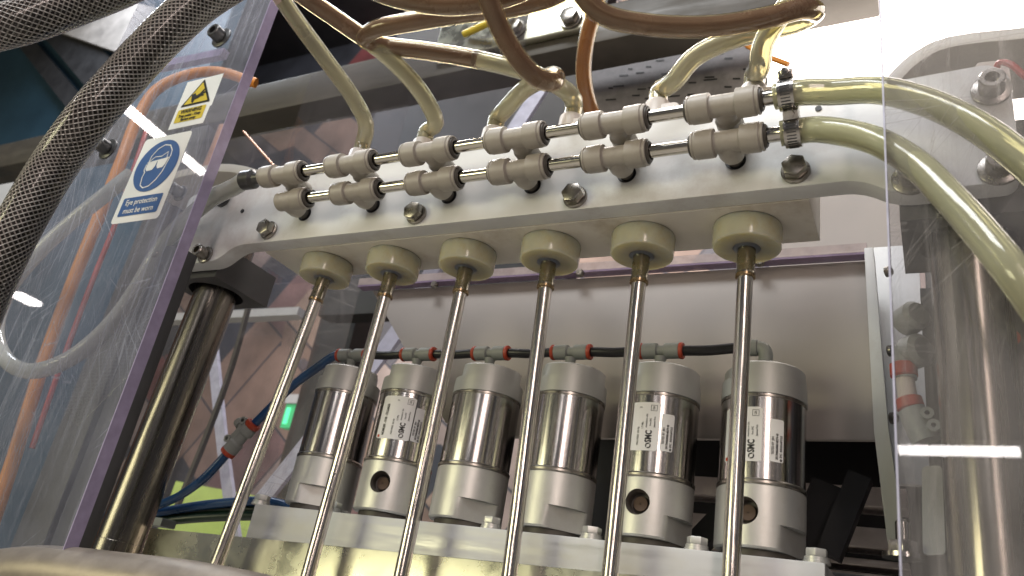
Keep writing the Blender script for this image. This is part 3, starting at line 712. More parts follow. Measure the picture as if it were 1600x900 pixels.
# ------------------------------------------------------------------ guide columns with square collars
def column(x, y, label, clabel, r=0.0222):
    c = thing('column_collar', clabel, 'collar', (x, y, Z_EAR - 0.012))
    s = 0.038
    n = 48; ring = [(x + 0.0285 * math.cos(2 * math.pi * k / n), y + 0.0285 * math.sin(2 * math.pi * k / n)) for k in range(n)]
    sq = []
    for k in range(n):
        a = 2 * math.pi * k / n; ca, sa = math.cos(a), math.sin(a); q = s / max(abs(ca), abs(sa)); sq.append((x + q * ca, y + q * sa))
    g = G(); z0, z1 = Z_EAR - 0.006, Z_EAR + 0.03
    v = [(p[0], p[1], z0) for p in ring] + [(p[0], p[1], z0) for p in sq] + [(p[0], p[1], z1) for p in ring] + [(p[0], p[1], z1) for p in sq]
    f = []
    for k in range(n):
        k2 = (k + 1) % n
        f += [(k, k2, n + k2, n + k), (n + k, n + k2, 3 * n + k2, 3 * n + k), (k2, k, 2 * n + k, 2 * n + k2)]
    g.add(v, f); part('plate', g, 'dark_paint', c)
    part('seal', lathe([(0.0275, Z_EAR + 0.012), (0.0222, Z_EAR + 0.012)], (x, y, 0), (0, 0, 1), 40, cap=False), 'rubber_black', c)
    t = thing('guide_column', label, 'column', (x, y, -0.12))
    part('shaft', lathe([(r, -0.12), (r, 0.34)], (x, y, 0), (0, 0, 1), 64), 'column_steel', t)
    return t
cl = column(-0.671, 0.5272, 'thick polished steel column under the left ear of the plate', 'black square collar round the left column')
part('step', lathe([(0.0226, -0.12), (0.0226, 0.026), (0.0222, 0.0265)], (-0.671, 0.5272, 0), (0, 0, 1), 64), 'column_steel', cl)
cl.rotation_euler.y = 0.055; cl.location.x -= 0.40 * math.sin(0.055)
column(0.0255, 0.5272, 'thick polished steel column behind the right guard panel', 'black square collar round the right column')

# ------------------------------------------------------------------ air cylinders
def cyl_body(ported, flat_dir):
    pass
Zc = dict(hb=0.1905, ht=0.2165, b0=0.1265, c0=0.0825)
def head_geo(x):
    n = 64; prof = [(0.0295, 0.1905), (0.0311, 0.1912), (0.0307, 0.2045), (0.0307, 0.2048), (0.0296, 0.2150), (0.0280, 0.2165)]
    g = G(); c = V3((x, Y_CYL, 0)); v = []; f = []
    for j, (r, h) in enumerate(prof):
        for k in range(n):
            a = 2 * math.pi * k / n; p = V3((r * math.cos(a), r * math.sin(a), 0))
            if h > 0.2046:
                for ang in (35, 215):
                    d = V3((math.cos(math.radians(ang)), math.sin(math.radians(ang)), 0)); q = p @ d
                    lim = 0.0256
                    if q > lim: p = p - d * (q - lim)
            v.append(c + p + (0, 0, h))
    for i in range(len(prof) - 1):
        for k in range(n):
            k2 = (k + 1) % n; f.append((i * n + k, i * n + k2, (i + 1) * n + k2, (i + 1) * n + k))
    f.append(tuple(range(n - 1, -1, -1))); f.append(tuple((len(prof) - 1) * n + k for k in range(n)))
    return g.add(v, f)
def cap_geo(x, flat):
    n = 72; prof = [(0.0298, 0.0825), (0.0310, 0.0840), (0.0310, 0.0993), (0.0310, 0.0996), (0.0310, 0.1245), (0.0304, 0.1252)]
    g = G(); c = V3((x, Y_CYL, 0)); v = []; f = []
    for j, (r, h) in enumerate(prof):
        for k in range(n):
            a = 2 * math.pi * k / n; p = V3((r * math.cos(a), r * math.sin(a), 0))
            if h < 0.0995 and flat is not None:
                for ang in (flat, flat + 180):
                    d = V3((math.cos(math.radians(ang)), math.sin(math.radians(ang)), 0)); q = p @ d
                    if q > 0.0258: p = p - d * (q - 0.0258)
            v.append(c + p + (0, 0, h))
    for i in range(len(prof) - 1):
        for k in range(n):
            k2 = (k + 1) % n; f.append((i * n + k, i * n + k2, (i + 1) * n + k2, (i + 1) * n + k))
    f.append(tuple(range(n - 1, -1, -1))); f.append(tuple((len(prof) - 1) * n + k for k in range(n)))
    return g.add(v, f)
def cut_hole(ob, o, d, r, depth):
    h = lathe([(r, -0.02), (r, depth)], o, d, 32); me = bpy.data.meshes.new('cut'); a = ANCH[ob]
    me.from_pydata([tuple(V3(p) - a) for p in h.v], [], h.f); me.update()
    co = bpy.data.objects.new('cut', me); COL.objects.link(co); co.location = ob.parent.location
    bpy.context.view_layer.update()
    md = ob.modifiers.new('b', 'BOOLEAN'); md.object = co; md.operation = 'DIFFERENCE'; md.solver = 'EXACT'
    dg = bpy.context.evaluated_depsgraph_get(); nm = bpy.data.meshes.new_from_object(ob.evaluated_get(dg))
    ob.modifiers.clear(); ob.data = nm; bpy.data.objects.remove(co)
    nm.polygons.foreach_set('use_smooth', [True] * len(nm.polygons)); nm.set_sharp_from_angle(angle=0.5)
RB = 0.0304
def on_barrel(x, azi, off):          # azi in degrees from the front (-Y) towards +X
    a = math.radians(azi); return lambda z: (x + (RB + off) * math.sin(a), Y_CYL - (RB + off) * math.cos(a), z)
def label_sheet(x, a0, a1, z0, z1, off, rnd=0.0015):
    pts = round_poly([(a0, z0), (a1, z0), (a1, z1), (a0, z1)], 0); g = G(); n = 14; v = []; f = []
    for k in range(n + 1):
        a = a0 + (a1 - a0) * k / n; fn = on_barrel(x, a, off)
        ins = 0.0011 if k in (0, n) else 0
        v += [fn(z0 + ins), fn(z1 - ins)]
    for k in range(n): f.append((2 * k, 2 * k + 2, 2 * k + 3, 2 * k + 1))
    return g.add(v, f)
def label_text(g, x, s, size, azi, zc, off, align='LEFT', bold=0.0, sx=1.0):
    def fn(tx, ty):                  # text runs upwards, its top towards the left
        return on_barrel(x, azi - math.degrees(ty / RB), off)(zc + tx)
    return place_text(g, s, size, fn, align, bold, sx)
CYL_LAB = ['leftmost steel air cylinder, fed by the blue tube', 'steel air cylinder with label and port, second from the left', 'plain steel air cylinder, third from the left',
           'plain steel air cylinder, fourth from the left', 'steel air cylinder with two full labels and a port, fifth from the left', 'steel air cylinder at the right end, under the elbow']
FLAT = [-62, None, -40, -42, -18, -20]
PORT = {1: 12, 4: -2, 5: -9}
LABELS = {1: (-17, 44, 46, 62, 0.1445, 0.1840), 4: (-37, 19, 22, 40, 0.1445, 0.1820), 5: (-45, 10, 20, 38, 0.1405, 0.1800)}
for i in range(6):
    x = S[i] + 0.002; t = thing('air_cylinder', CYL_LAB[i], 'cylinder', (x, Y_CYL, 0.0755), 'air cylinders on the grey bar')
    part('head', head_geo(x), 'alu_cast', t)
    part('barrel', lathe([(0.0304, 0.1255), (0.0304, 0.1908)], (x, Y_CYL, 0), (0, 0, 1), 72, cap=False), 'barrel_steel', t)
    part('groove', lathe([(0.0300, 0.1246), (0.0314, 0.1262), (0.0314, 0.1278), (0.0300, 0.1296)], (x, Y_CYL, 0), (0, 0, 1), 64, cap=False), 'bolt_steel', t)
    part('groove', lathe([(0.0303, 0.1880), (0.0309, 0.1887), (0.0309, 0.1903), (0.0300, 0.1908)], (x, Y_CYL, 0), (0, 0, 1), 64, cap=False), 'bolt_steel', t)
    cp = part('end_cap', cap_geo(x, FLAT[i]), 'alu', t)
    part('spigot', lathe([(0.0255, 0.0757), (0.0255, 0.0830)], (x, Y_CYL, 0), (0, 0, 1), 40), 'ring_dark', t)
    if i in PORT:
        a = math.radians(PORT[i]); d = V3((math.sin(a), -math.cos(a), 0)); zc = 0.1065; o = V3((x, Y_CYL, zc)) + d * 0.0314
        cut_hole(cp, o, -d, 0.0094, 0.012)
        pt = part('port', lathe([(0.0093, 0.0018), (0.0084, 0.0034), (0.0080, 0.0044), (0.0078, 0.0105), (0.0056, 0.0110), (0.0054, 0.0116), (0.0005, 0.0116)], o, -d, 32, cap=False), 'ring_dark', t)
        part('port_thread', lathe([(0.0056, 0.0085), (0.0054, 0.0080), (0.0006, 0.0080)], o, -d, 24, cap=False), 'port_brown', pt)
    if i in LABELS:
        a0, a1, b0, b1, z0, z1 = LABELS[i]
        lb = part('label', label_sheet(x, a0, a1, z0, z1, 0.0003), 'sticker_white', t, 'white maker label printed in black')
        W_ = a1 - a0; gt = G()
        label_text(gt, x, 'NCMR200 - 0100 - DUL00630', 0.0038, a0 + W_ * 0.22, z0 + 0.003, 0.0005, 'LEFT', 0.00014, 0.60)
        label_text(gt, x, 'MAX PRESS  250 PSI', 0.0022, a0 + W_ * 0.48, z0 + 0.004, 0.0005, 'LEFT', 0.00003, 0.75)
        label_text(gt, x, '1.7 MPa', 0.0022, a0 + W_ * 0.58, z0 + 0.0165, 0.0005, 'LEFT', 0.00003, 0.75)
        label_text(gt, x, 'SMC', 0.0066, a0 + W_ * 0.76, z0 + 0.0062, 0.0005, 'LEFT', 0.00025, 0.72)
        label_text(gt, x, 'Assembled in USA', 0.0019, a0 + W_ * 0.68, z0 + 0.0175, 0.0005, 'LEFT', 0.00003, 0.75)
        label_text(gt, x, 'from SMC', 0.0019, a0 + W_ * 0.78, z0 + 0.0190, 0.0005, 'LEFT', 0.00003, 0.75)
        label_text(gt, x, 'Japanese Parts', 0.0019, a0 + W_ * 0.88, z0 + 0.0180, 0.0005, 'LEFT', 0.00003, 0.75)
        label_text(gt, x, 'USA', 0.0024, a0 + W_ * 0.84, z1 - 0.0058, 0.0005, 'LEFT', 0.00004, 0.6)
        label_text(gt, x, 'LR' if i == 5 else 'JE', 0.0024, a0 + W_ * 0.50, z1 - 0.0045, 0.0005, 'LEFT', 0.00004, 0.6)
        # ring mark left of the letters, box round USA
        for rr_ in (1,):
            n = 24; v = []; f = []
            for k in range(n):
                a = 2 * math.pi * k / n
                for r_ in (0.0021, 0.0012 if not (2 < k < 5 or 14 < k < 17) else 0.0020):
                    v.append(on_barrel(x, a0 + W_ * 0.765 + math.degrees(r_ * math.cos(a) / RB), 0.0005)(z0 + 0.0038 + r_ * math.sin(a)))
            for k in range(n): f.append((2 * k, 2 * k + 1, (2 * k + 3) % (2 * n), (2 * k + 2) % (2 * n)))
            gt.add(v, f)
        def bar(aa, ab, za, zb): gt.add([on_barrel(x, aa, .0005)(za), on_barrel(x, ab, .0005)(za), on_barrel(x, ab, .0005)(zb), on_barrel(x, aa, .0005)(zb)], [(0, 1, 2, 3)])
        q0, q1, y0_, y1_ = a0 + W_ * 0.76, a0 + W_ * 0.92, z1 - 0.0068, z1 - 0.0022
        bar(q0, q0 + 0.6, y0_, y1_); bar(q1 - 0.6, q1, y0_, y1_); bar(q0, q1, y0_, y0_ + 0.0003); bar(q0, q1, y1_ - 0.0003, y1_)
        part('lettering', gt, 'print_black', lb)
        gr = G(); ga = a0 + W_ * 0.05
        gr.add([on_barrel(x, ga, .0006)(z0 + .001), on_barrel(x, ga + 4.5, .0006)(z0 + .001), on_barrel(x, ga + 4.5, .0006)(z0 + .0033), on_barrel(x, ga, .0006)(z0 + .0033)], [(0, 1, 2, 3)])
        part('red_mark', gr, 'print_red', lb)
        lb2 = part('label', label_sheet(x, b0, b1, z0 + 0.001, z1 - 0.008, 0.0003), 'sticker_white', t, 'narrow white test label')
        gt = G(); W2 = b1 - b0
        label_text(gt, x, 'TESTED BY  JBH', 0.0023, b0 + W2 * 0.22, z0 + 0.006, 0.0005, 'LEFT', 0.00005, 0.8)
        label_text(gt, x, '201704060008148274 68', 0.0023, b0 + W2 * 0.52, z0 + 0.0028, 0.0005, 'LEFT', 0.00008, 0.78)
        label_text(gt, x, 'SMC  INDIANAPOLIS', 0.0023, b0 + W2 * 0.82, z0 + 0.0042, 0.0005, 'LEFT', 0.00006, 0.75)
        label_text(gt, x, 'o', 0.003, b0 + W2 * 0.80, z0 + 0.0018, 0.0005, 'LEFT', 0.0002, 1)
        part('lettering', gt, 'print_black', lb2)

# pneumatic fittings on the cylinder heads, black links between them
ZP, YP = 0.2345, 0.5850
def air_tee(i):
    c = V3((S[i], YP, ZP + (0.0015 if i == 5 else 0))); X = V3((1, 0, 0))
    if i < 5:
        t = thing('air_tee', 'grey pneumatic tee with red rings on the %s cylinder' % ORD[i], 'fitting', c, 'grey fittings on the cylinder heads')
        part('body', lathe([(0.0050, -0.0055), (0.0044, 0), (0.0050, 0.0055)], c, X, 24), 'fitting_grey', t); ends = (-1, 1)
    else:
        t = thing('air_elbow', 'grey pneumatic elbow with one red ring on the rightmost cylinder', 'fitting', c)
        P = smooth_path([c + (-0.010, 0, 0), c + (-0.003, 0, 0), c + (0.0015, 0, -0.0016), c + (0.003, 0, -0.006), c + (0.003, 0, -0.012)], 0.002)
        part('body', sweep(P, 0.0054, 18), 'fitting_grey', t); ends = (-1,)
    for s in ends:
        col = part('collar', lathe([(0.0050, 0.0028), (0.0064, 0.0034), (0.0066, 0.0045), (0.0066, 0.0150), (0.0062, 0.0155)], c, X * s, 28), 'fitting_grey', t)
        part('release_ring', lathe([(0.0056, 0.0150), (0.0068, 0.0158), (0.0070, 0.0176), (0.0064, 0.0186), (0.0040, 0.0186)], c, X * s, 28), 'ring_red', col)
    dx = 0.003 if i == 5 else 0
    st_ = part('stem', lathe([(0.0052, 0.0120 - 0.0065), (0.0040, 0.010), (0.0052, 0.013), (0.0052, ZP - 0.2170)], c + (dx, 0, 0), (0, 0, -1), 20), 'fitting_grey', t)
    part('thread_collar', bevel(lathe([(hexa(0.0075), 0.2163), (hexa(0.0075), 0.2205)], (S[i] + dx, YP, 0), (0, 0, 1), 6), 0.0005, 0.3), 'fitting_grey', st_)
for i in range(6): air_tee(i)
for i in range(5):
    z1 = ZP + (0.0015 if i == 4 else 0)
    P = smooth_path([(S[i] + .012, YP, ZP), (S[i] + .022, YP, ZP), (S[i] + .04, YP, (ZP + z1) / 2 - 0.0008), (S[i + 1] - .022, YP, z1), (S[i + 1] - .012, YP, z1)])
    solo('air_line', sweep(P, 0.0042, 16), 'rubber_black', 'short black air tube between the %s and %s cylinders' % (ORD[i], ORD[i + 1]), 'tube', 'black air tubes between the cylinders')

# blue tube, flow control, lower tubes
P = smooth_path([(S[0] - .012, YP, ZP), (S[0] - .022, YP, ZP), at(495, 575, .588), at(455, 605, .594), at(420, 640, .598), at(400, 660, .60), at(392, 668, .60)])
solo('blue_tube', sweep(P, 0.0046, 16), 'blue_tube', 'blue air tube curving from the leftmost cylinder to the flow control', 'tube')
a, b = at(402, 656, .60), at(350, 714, .60); d = (b - a); Lf = np.linalg.norm(d); d /= Lf
t = thing('flow_control', 'grey inline flow control with red rings and a knob on the blue tube', 'valve', (a + b) / 2)
part('body', lathe([(0.0058, 0.010), (0.0082, 0.011), (0.0082, Lf * .36), (0.0062, Lf * .40), (0.0062, Lf * .58), (0.0082, Lf * .62), (0.0082, Lf - .009), (0.0058, Lf - .008)], a, d, 24), 'fitting_grey', t)
for s, o_ in ((1, a), (-1, b)): part('release_ring', lathe([(0.0060, 0.004), (0.0082, 0.0045), (0.0084, 0.0085), (0.0072, 0.0105)], o_, d * s, 24), 'ring_red', t)
nrm = np.cross(d, (0, 1, 0)); nrm /= np.linalg.norm(nrm)
if nrm[0] > 0: nrm = -nrm
mid = a + d * Lf * .46
kn = part('knob', lathe([(0.0040, 0.004), (0.0040, 0.012), (0.0058, 0.0125), (0.0058, 0.019), (0.0050, 0.0195)], mid - d * 0.006, nrm, 18), 'fitting_grey', t)
part('eyelet', lathe([(0.0042, -0.006), (0.0042, 0.006), (0.0018, 0.006), (0.0018, -0.006)], mid + nrm * 0.010 + d * 0.012, (0, 1, 0), 18), 'fitting_grey', t)
part('eyelet', lathe([(0.0042, -0.006), (0.0042, 0.006), (0.0018, 0.006), (0.0018, -0.006)], mid + nrm * 0.010 - d * 0.013, (0, 1, 0), 18), 'fitting_grey', t)
part('lug', obox(mid + nrm * 0.006, d * 0.013, nrm * 0.005, V3((0, .004, 0)), 0.001), 'fitting_grey', t)
P = smooth_path([at(355, 708, .60), at(345, 720, .60), at(318, 748, .60), at(280, 775, .605), at(245, 790, .61), at(200, 800, .615), at(120, 812, .62), at(60, 818, .62)])
solo('blue_tube', sweep(P, 0.0046, 16), 'blue_tube', 'blue air tube running down from the flow control behind the left column', 'tube')
for k, (v0, v1, m, nm) in enumerate(((800, 790, 'blue_tube', 'dark blue'), (815, 810, 'green_tube', 'dark green'), (806, 798, 'green_tube', 'blackish green'))):
    P = smooth_path([at(60, v0 + 26, .625 + k * .004), at(150, v0 + 14, .625 + k * .004), at(250, v0, .625 + k * .004), at(330, v1 - 2, .63 + k * .004), at(420, v1 - (2 - k) * 3, .63 + k * .004), at(470, v1 + 8, .63)])
    solo('air_line', sweep(P, 0.0050, 14), m, '%s air tube lying low behind the left column, %s of three' % (nm, ('upper', 'lower', 'middle')[k]), 'tube', 'tubes lying behind the left column')
solo('tube_clip', box(at(228, 806, .60), at(250, 822, .60) + V3((0, 0.02, 0)), 0.001), 'fitting_grey', 'small grey clip beside the left column on the steel plate', 'clip')

# ------------------------------------------------------------------ grey bar, bolts, steel apron
t = thing('mounting_bar', 'light grey aluminium bar carrying the six cylinders', 'bar', (-0.3, 0.58, 0.04))
part('bar', box((-0.5475, 0.545, 0.030), (-0.064, 0.625, 0.0755), 0.0012), 'alu_bar', t)
for u, v in ((409, 783), (770, 809), (926, 821), (1090, 834), (1276, 866)):
    p = at(u, v, .556); p[2] = 0.0755
    b = part('bolt', bevel(lathe([(hexa(0.0062), 0.0045), (hexa(0.0062), 0.0095)], p, (0, 0, 1), 6, ph=random.random()), 0.0006, 0.3), 'alu', t)
    part('washer', lathe([(0.0085, 0.0002), (0.0085, 0.0018), (0.0078, 0.0020), (0.0078, 0.0042)], p, (0, 0, 1), 24), 'alu', b)
p = V3((-0.467, .556, .0755)); b = part('bolt', bevel(lathe([(hexa(0.0062), 0.0045), (hexa(0.0062), 0.0095)], p, (0, 0, 1), 6), 0.0006, 0.3), 'alu', t)
part('washer', lathe([(0.0085, 0.0002), (0.0085, 0.0042)], p, (0, 0, 1), 24), 'alu', b)
zl, zr = at(240, 826, .541)[2], at(930, 893, .541)[2]; xl, xr = at(240, 826, .541)[0], at(930, 893, .541)[0]
slope = (zr - zl) / (xr - xl); xe = 0.02
g = prism([(xl, -0.14), (xe, -0.14), (xe, zl + slope * (xe - xl)), (xl, zl)], 0.5375, 0.5445, 0.0006)
solo('steel_apron', g, 'plate_steel', 'yellowish reflecting steel plate below the grey bar', 'plate')
P = smooth_path([at(-60, 905, .42), at(60, 895, .42), at(180, 908, .425), at(300, 925, .43), at(420, 952, .435), at(520, 985, .44)])
solo('steel_rail', sweep(P, 0.0205, 28), 'worn_rail', 'worn round steel rail at the bottom left corner', 'rail')

# ------------------------------------------------------------------ white back board with clear lip
YB = 0.655
pts = [(-0.572, 0.3430), (-0.4355, 0.1885), (-0.36, 0.1760), (-0.0395, 0.1860), (-0.0445, 0.3430)]
t = thing('back_board', 'large white board behind the cylinders with a clear top lip', 'board', (-0.3, YB, 0.18))
part('board', prism(pts, YB, YB + 0.006, 0.001), 'board_white', t)
part('lip', box((-0.585, YB - 0.012, 0.3432), (-0.0425, YB - 0.0005, 0.3452)), 'edge_purple', t)
part('upstand', box((-0.585, YB - 0.012, 0.3454), (-0.0425, YB, 0.3540)), 'edge_pink', t)
sp = [at(u, v, YB) for u, v in ((1366, 640), (1372, 700), (1376, 760), (1388, 850))]
part('flange', prism([(-0.0440, 0.3440), (-0.0400, 0.1860), (-0.0330, 0.105), (-0.0215, 0.105), (-0.0300, 0.19), (-0.0370, 0.3440)], YB - 0.022, YB - 0.0005, 0.001), 'plate_white', t)
for u, v in ((680, 446), (907, 428), (1188, 411)):
    p = at(u, v, YB - .012); b = part('screw', lathe([(0.0042, 0), (0.0042, 0.003), (0.003, 0.0045)], p, (0, -1, 0), 16), 'bolt_steel', t)
for z in (0.325, 0.255, 0.20): part('screw', lathe([(0.0045, 0), (0.0045, 0.003), (0.003, 0.005)], (-0.0285, YB - 0.012, z), (1, -0.4, 0), 16), 'bolt_steel', t)
solo('pink_board', box((-0.135, 0.71, 0.31), (-0.005, 0.716, 0.480)), 'board_white', 'pale pinkish board between the block and the right guard panel', 'board')
solo('side_post', box((-0.0400, 0.685, 0.16), (-0.004, 0.692, 0.372), 0.001), 'plate_white', 'pale flat post just left of the right column', 'post')

# dark cabinet inside, with metal rails
t = thing('black_cabinet', 'black open cabinet under the white board at the right', 'cabinet', (-0.2, 0.9, -0.02))
part('back', box((-0.40, 0.92, -0.05), (0.30, 0.93, 0.28)), 'black_paint', t)
part('top', box((-0.40, 0.69, 0.276), (0.30, 0.92, 0.284)), 'black_paint', t)
part('crosspiece', box((-0.12, 0.64, 0.058), (0.20, 0.68, 0.083), 0.001), 'dark_paint', t)
part('brace', strip((1300, 760), (1250, 880), 0.03, .72), 'black_paint', t)
part('brace', strip((1345, 745), (1295, 870), 0.018, .70), 'black_paint', t)
part('brace', strip((1190, 745), (1090, 850), 0.018, .70), 'black_paint', t)
for k, z in enumerate((0.165, 0.128, 0.112, 0.100)):
    solo('metal_rail', box((-0.26, 0.80, z), (-0.025, 0.84, z + (0.018 if k < 2 else 0.006)), 0.001), 'rail_lamplit', 'metal rail with reflected shine in its colour inside the black cabinet, %s from the top' % ORD[k], 'rail', 'metal rails in the cabinet')

# ------------------------------------------------------------------ right guard panel and what stands behind it
t = thing('guard_panel', 'scratched clear guard panel at the right in front of the column', 'guard panel', (0.15, Y_PANEL, -0.15))
xr_ = -0.0163
part('sheet', box((xr_ + 0.0005, Y_PANEL, -0.15), (0.55, Y_PANEL + 0.008, 0.56)), 'acrylic_scratched', t)
part('edge', box((xr_ - 0.0006, Y_PANEL - 0.0003, -0.15), (xr_ + 0.0004, Y_PANEL + 0.0083, 0.56)), 'edge_pale', t)
t = thing('valve_group', 'grey push-in elbows with red rings behind the right guard panel', 'valve', ad(1425, 560, .60))
def dd_(u, v, y=.56): return at(u, v, y)
part('round_fitting', lathe([(0.006, -0.006), (0.0105, -0.004), (0.0105, 0.008), (0.008, 0.011)], dd_(1420, 500), (0.6, -0.8, 0.1), 24), 'fitting_grey', t)
part('round_fitting', lathe([(0.006, -0.006), (0.0115, -0.004), (0.0115, 0.006), (0.008, 0.009)], dd_(1428, 550), (0.7, -0.7, 0), 24), 'fitting_grey', t)
part('neck', lathe([(0.0075, 0), (0.0070, 0.022)], dd_(1412, 545), dd_(1416, 600) - dd_(1412, 545), 20), 'fitting_grey', t)
for (u0, v0, u1, v1) in ((1411, 568, 1413, 590), (1418, 622, 1424, 640)):
    a, b = dd_(u0, v0), dd_(u1, v1); part('release_ring', lathe([(0.0070, 0), (0.0086, 0.001), (0.0086, np.linalg.norm(b - a) - .001), (0.0070, np.linalg.norm(b - a))], a, b - a, 22), 'ring_red', t)
a, b = dd_(1413, 588), dd_(1419, 624); part('tube', lathe([(0.0060, 0), (0.0060, np.linalg.norm(b - a))], a, b - a, 18), 'fitting_white', t)
a, b = dd_(1424, 640), dd_(1448, 690); body = part('body', lathe([(0.0085, 0), (0.0090, 0.005), (0.0090, np.linalg.norm(b - a))], a, b - a, 22), 'fitting_grey', t)
for u, v in ((1449, 649), (1459, 668)): part('eyelet', lathe([(0.0040, -0.008), (0.0040, 0.006), (0.0016, 0.006), (0.0016, -0.008)], dd_(u, v, .555), (0, -1, 0), 16), 'fitting_grey', body)
solo('orange_plug', lathe([(0.0035, 0), (0.0035, 0.012), (0.0055, 0.013), (0.0055, 0.020)], at(1570, 520, .60), at(1590, 535, .57) - at(1570, 520, .60), 16), 'ring_red', 'small orange plug right of the right column', 'plug')
solo('side_wall', box((-0.004, 0.60, -0.1), (0.42, 0.61, 0.288)), 'black_paint', 'dark sheet behind the right column', 'sheet')
t = thing('dome_nut', 'shiny nut on a stud at the bottom right behind the panel', 'nut', at(1408, 862, .60))
part('nut', bevel(lathe([(hexa(0.0085), 0), (hexa(0.0085), 0.008)], at(1412, 866, .585), (0, 0, 1), 6), 0.0008, .3), 'steel', t)
part('washer', lathe([(0.013, -0.003), (0.013, 0)], at(1412, 866, .585), (0, 0, 1), 28), 'steel', t)
part('stud', lathe([(0.0045, 0.008), (0.0045, 0.020), (0.003, 0.022)], at(1412, 866, .585), (0, 0, 1), 16), 'steel', t)
solo('bracket_frame', prism(round_poly([tuple(at(u, v, .59)[[0, 2]]) for u, v in ((1440, 730), (1472, 728), (1478, 868), (1442, 868))], 0.004), 0.588, 0.592), 'alu_cast', 'narrow steel bracket beside the foot of the right column', 'bracket')

# ------------------------------------------------------------------ left guard panel with signs
XE = -0.5925
t = thing('guard_panel', 'dusty clear guard panel with a lavender edge and safety stickers at the left', 'guard panel', (-0.8, Y_PANEL, -0.2))
part('sheet', box((-0.838, Y_PANEL, -0.25), (XE - 0.0005, Y_PANEL + 0.0112, 0.64)), 'acrylic_dusty', t)
part('edge', box((XE - 0.0004, Y_PANEL - 0.0002, -0.25), (XE + 0.0006, Y_PANEL + 0.0114, 0.64)), 'edge_lavender', t)
part('rail', strip((232, 108), (352, 84), 0.010, Y_PANEL + 0.0165, 0.008), 'edge_lavender', t)
for u, v in ((347, 60), (170, 234)): 
    socket_bolt(at(u, v, Y_PANEL), (0, -1, 0), t, 0.0080, 0.012, 'bolt_black', 0.0125)
    
solo('dark_post', box((at(250, 455, .44)[0], 0.428, -0.2), (at(271, 455, .44)[0], 0.452, 0.2855), 0.001), 'dark_paint', 'dark grey upright just behind the lavender panel edge', 'post')
solo('back_upright', box((-0.90, 0.56, -0.2), (-0.845, 0.60, 0.50), 0.002), 'dark_paint', 'grey upright profile behind the left guard panel', 'post')
solo('back_upright', box((-0.97, 0.62, -0.2), (-0.93, 0.65, 0.62), 0.002), 'dark_paint', 'dark upright profile behind the left guard panel and warning sign', 'post')
P = smooth_path([at(400, 130, .60), at(340, 112, .57), at(290, 118, .54), at(245, 140, .52), at(215, 185, .51), at(190, 250, .50), at(150, 350, .50), at(110, 450, .50), at(70, 560, .50), at(20, 720, .50), at(-40, 900, .50)])
solo('orange_cable', sweep(P, 0.0072, 18), 'orange_cable', 'thick orange cable running down behind the left guard panel', 'cable')
P = smooth_path([at(232, 190, .53), at(222, 225, .52), at(205, 275, .515), at(180, 350, .51), at(150, 425, .51), at(125, 490, .51), at(85, 600, .51), at(50, 700, .51)])
solo('red_tube', sweep(P, 0.0030, 12), 'red_tube', 'thin red tube beside the orange cable behind the panel', 'tube')

YS = Y_PANEL - 0.0004
def S2(u, v, lift=0): return (u, YS - lift, v)
def flat(poly, lift, g=None):
    g = g or G(); n = len(poly); return g.add([S2(p[0], p[1], lift) for p in poly], [tuple(range(n))])
def ribbon(pts, w_, lift, g=None, closed=False):
    g = g or G(); P = [V3(p) for p in pts]; n = len(P); v = []; f = []
    for i in range(n):
        a = P[i - 1] if (i or closed) else P[i]; b = P[(i + 1) % n] if (i < n - 1 or closed) else P[i]
        d = b - a; d /= max(np.linalg.norm(d), 1e-9); nn = V3((-d[1], d[0])); v += [S2(*(P[i] + nn * w_ / 2), lift), S2(*(P[i] - nn * w_ / 2), lift)]
    for i in range(n if closed else n - 1):
        j = (i + 1) % n; f.append((2 * i, 2 * i + 1, 2 * j + 1, 2 * j))
    return g.add(v, f)
def pl(u, v): p = at(u, v, YS); return (p[0], p[2])
# eye protection sign
x0, x1, z0, z1 = -0.7055, -0.6355, 0.3055, 0.4065
def ez(fx, fz): return (x0 + (x1 - x0) * fx, z0 + (z1 - z0) * fz)
t = thing('eye_protection_sign', 'white and blue eye protection sticker with a goggled head', 'sign', (x0, YS, z0))
part('backing', flat(round_poly([ez(0, 0), ez(1, 0), ez(1, 1), ez(0, 1)], 0.005), 0), 'sticker_white', t)
cxx, czz, rr = (x0 + x1) / 2, z0 + (z1 - z0) * 0.635, 0.0305
part('disc', flat([(cxx + rr * math.cos(a * math.pi / 30), czz + rr * math.sin(a * math.pi / 30)) for a in range(60)], 0.0003), 'sign_blue', t)
def hd(x, y): return (cxx + x * rr, czz + y * rr)
head = [(-0.50, 0.10), (-0.52, -0.12), (-0.44, -0.22), (-0.47, -0.40), (-0.40, -0.72), (-0.22, -0.84), (0.05, -0.80), (0.28, -0.58), (0.44, -0.30), (0.50, 0.02), (0.54, 0.22)]
gh = ribbon([hd(*p) for p in head], 0.0013, 0.0006)
hair = [(-0.44, 0.18), (-0.42, 0.42), (-0.22, 0.68), (0.05, 0.80), (0.34, 0.74), (0.52, 0.52), (0.56, 0.26)]
ribbon([hd(*p) for p in hair], 0.0013, 0.0006, gh)
ribbon([hd(*p) for p in [(-0.42, 0.20), (-0.20, 0.36), (0.10, 0.34), (0.36, 0.48), (0.40, 0.24)]], 0.0011, 0.0006, gh)
ribbon([hd(*p) for p in [(-0.5, 0.16), (0.55, 0.24)]], 0.0011, 0.0006, gh)
part('head', gh, 'sticker_white', t)
gg = flat([hd(*p) for p in [(-0.46, 0.16), (-0.02, 0.18), (-0.04, -0.02), (-0.12, -0.16), (-0.38, -0.18), (-0.47, -0.08)]], 0.0006)
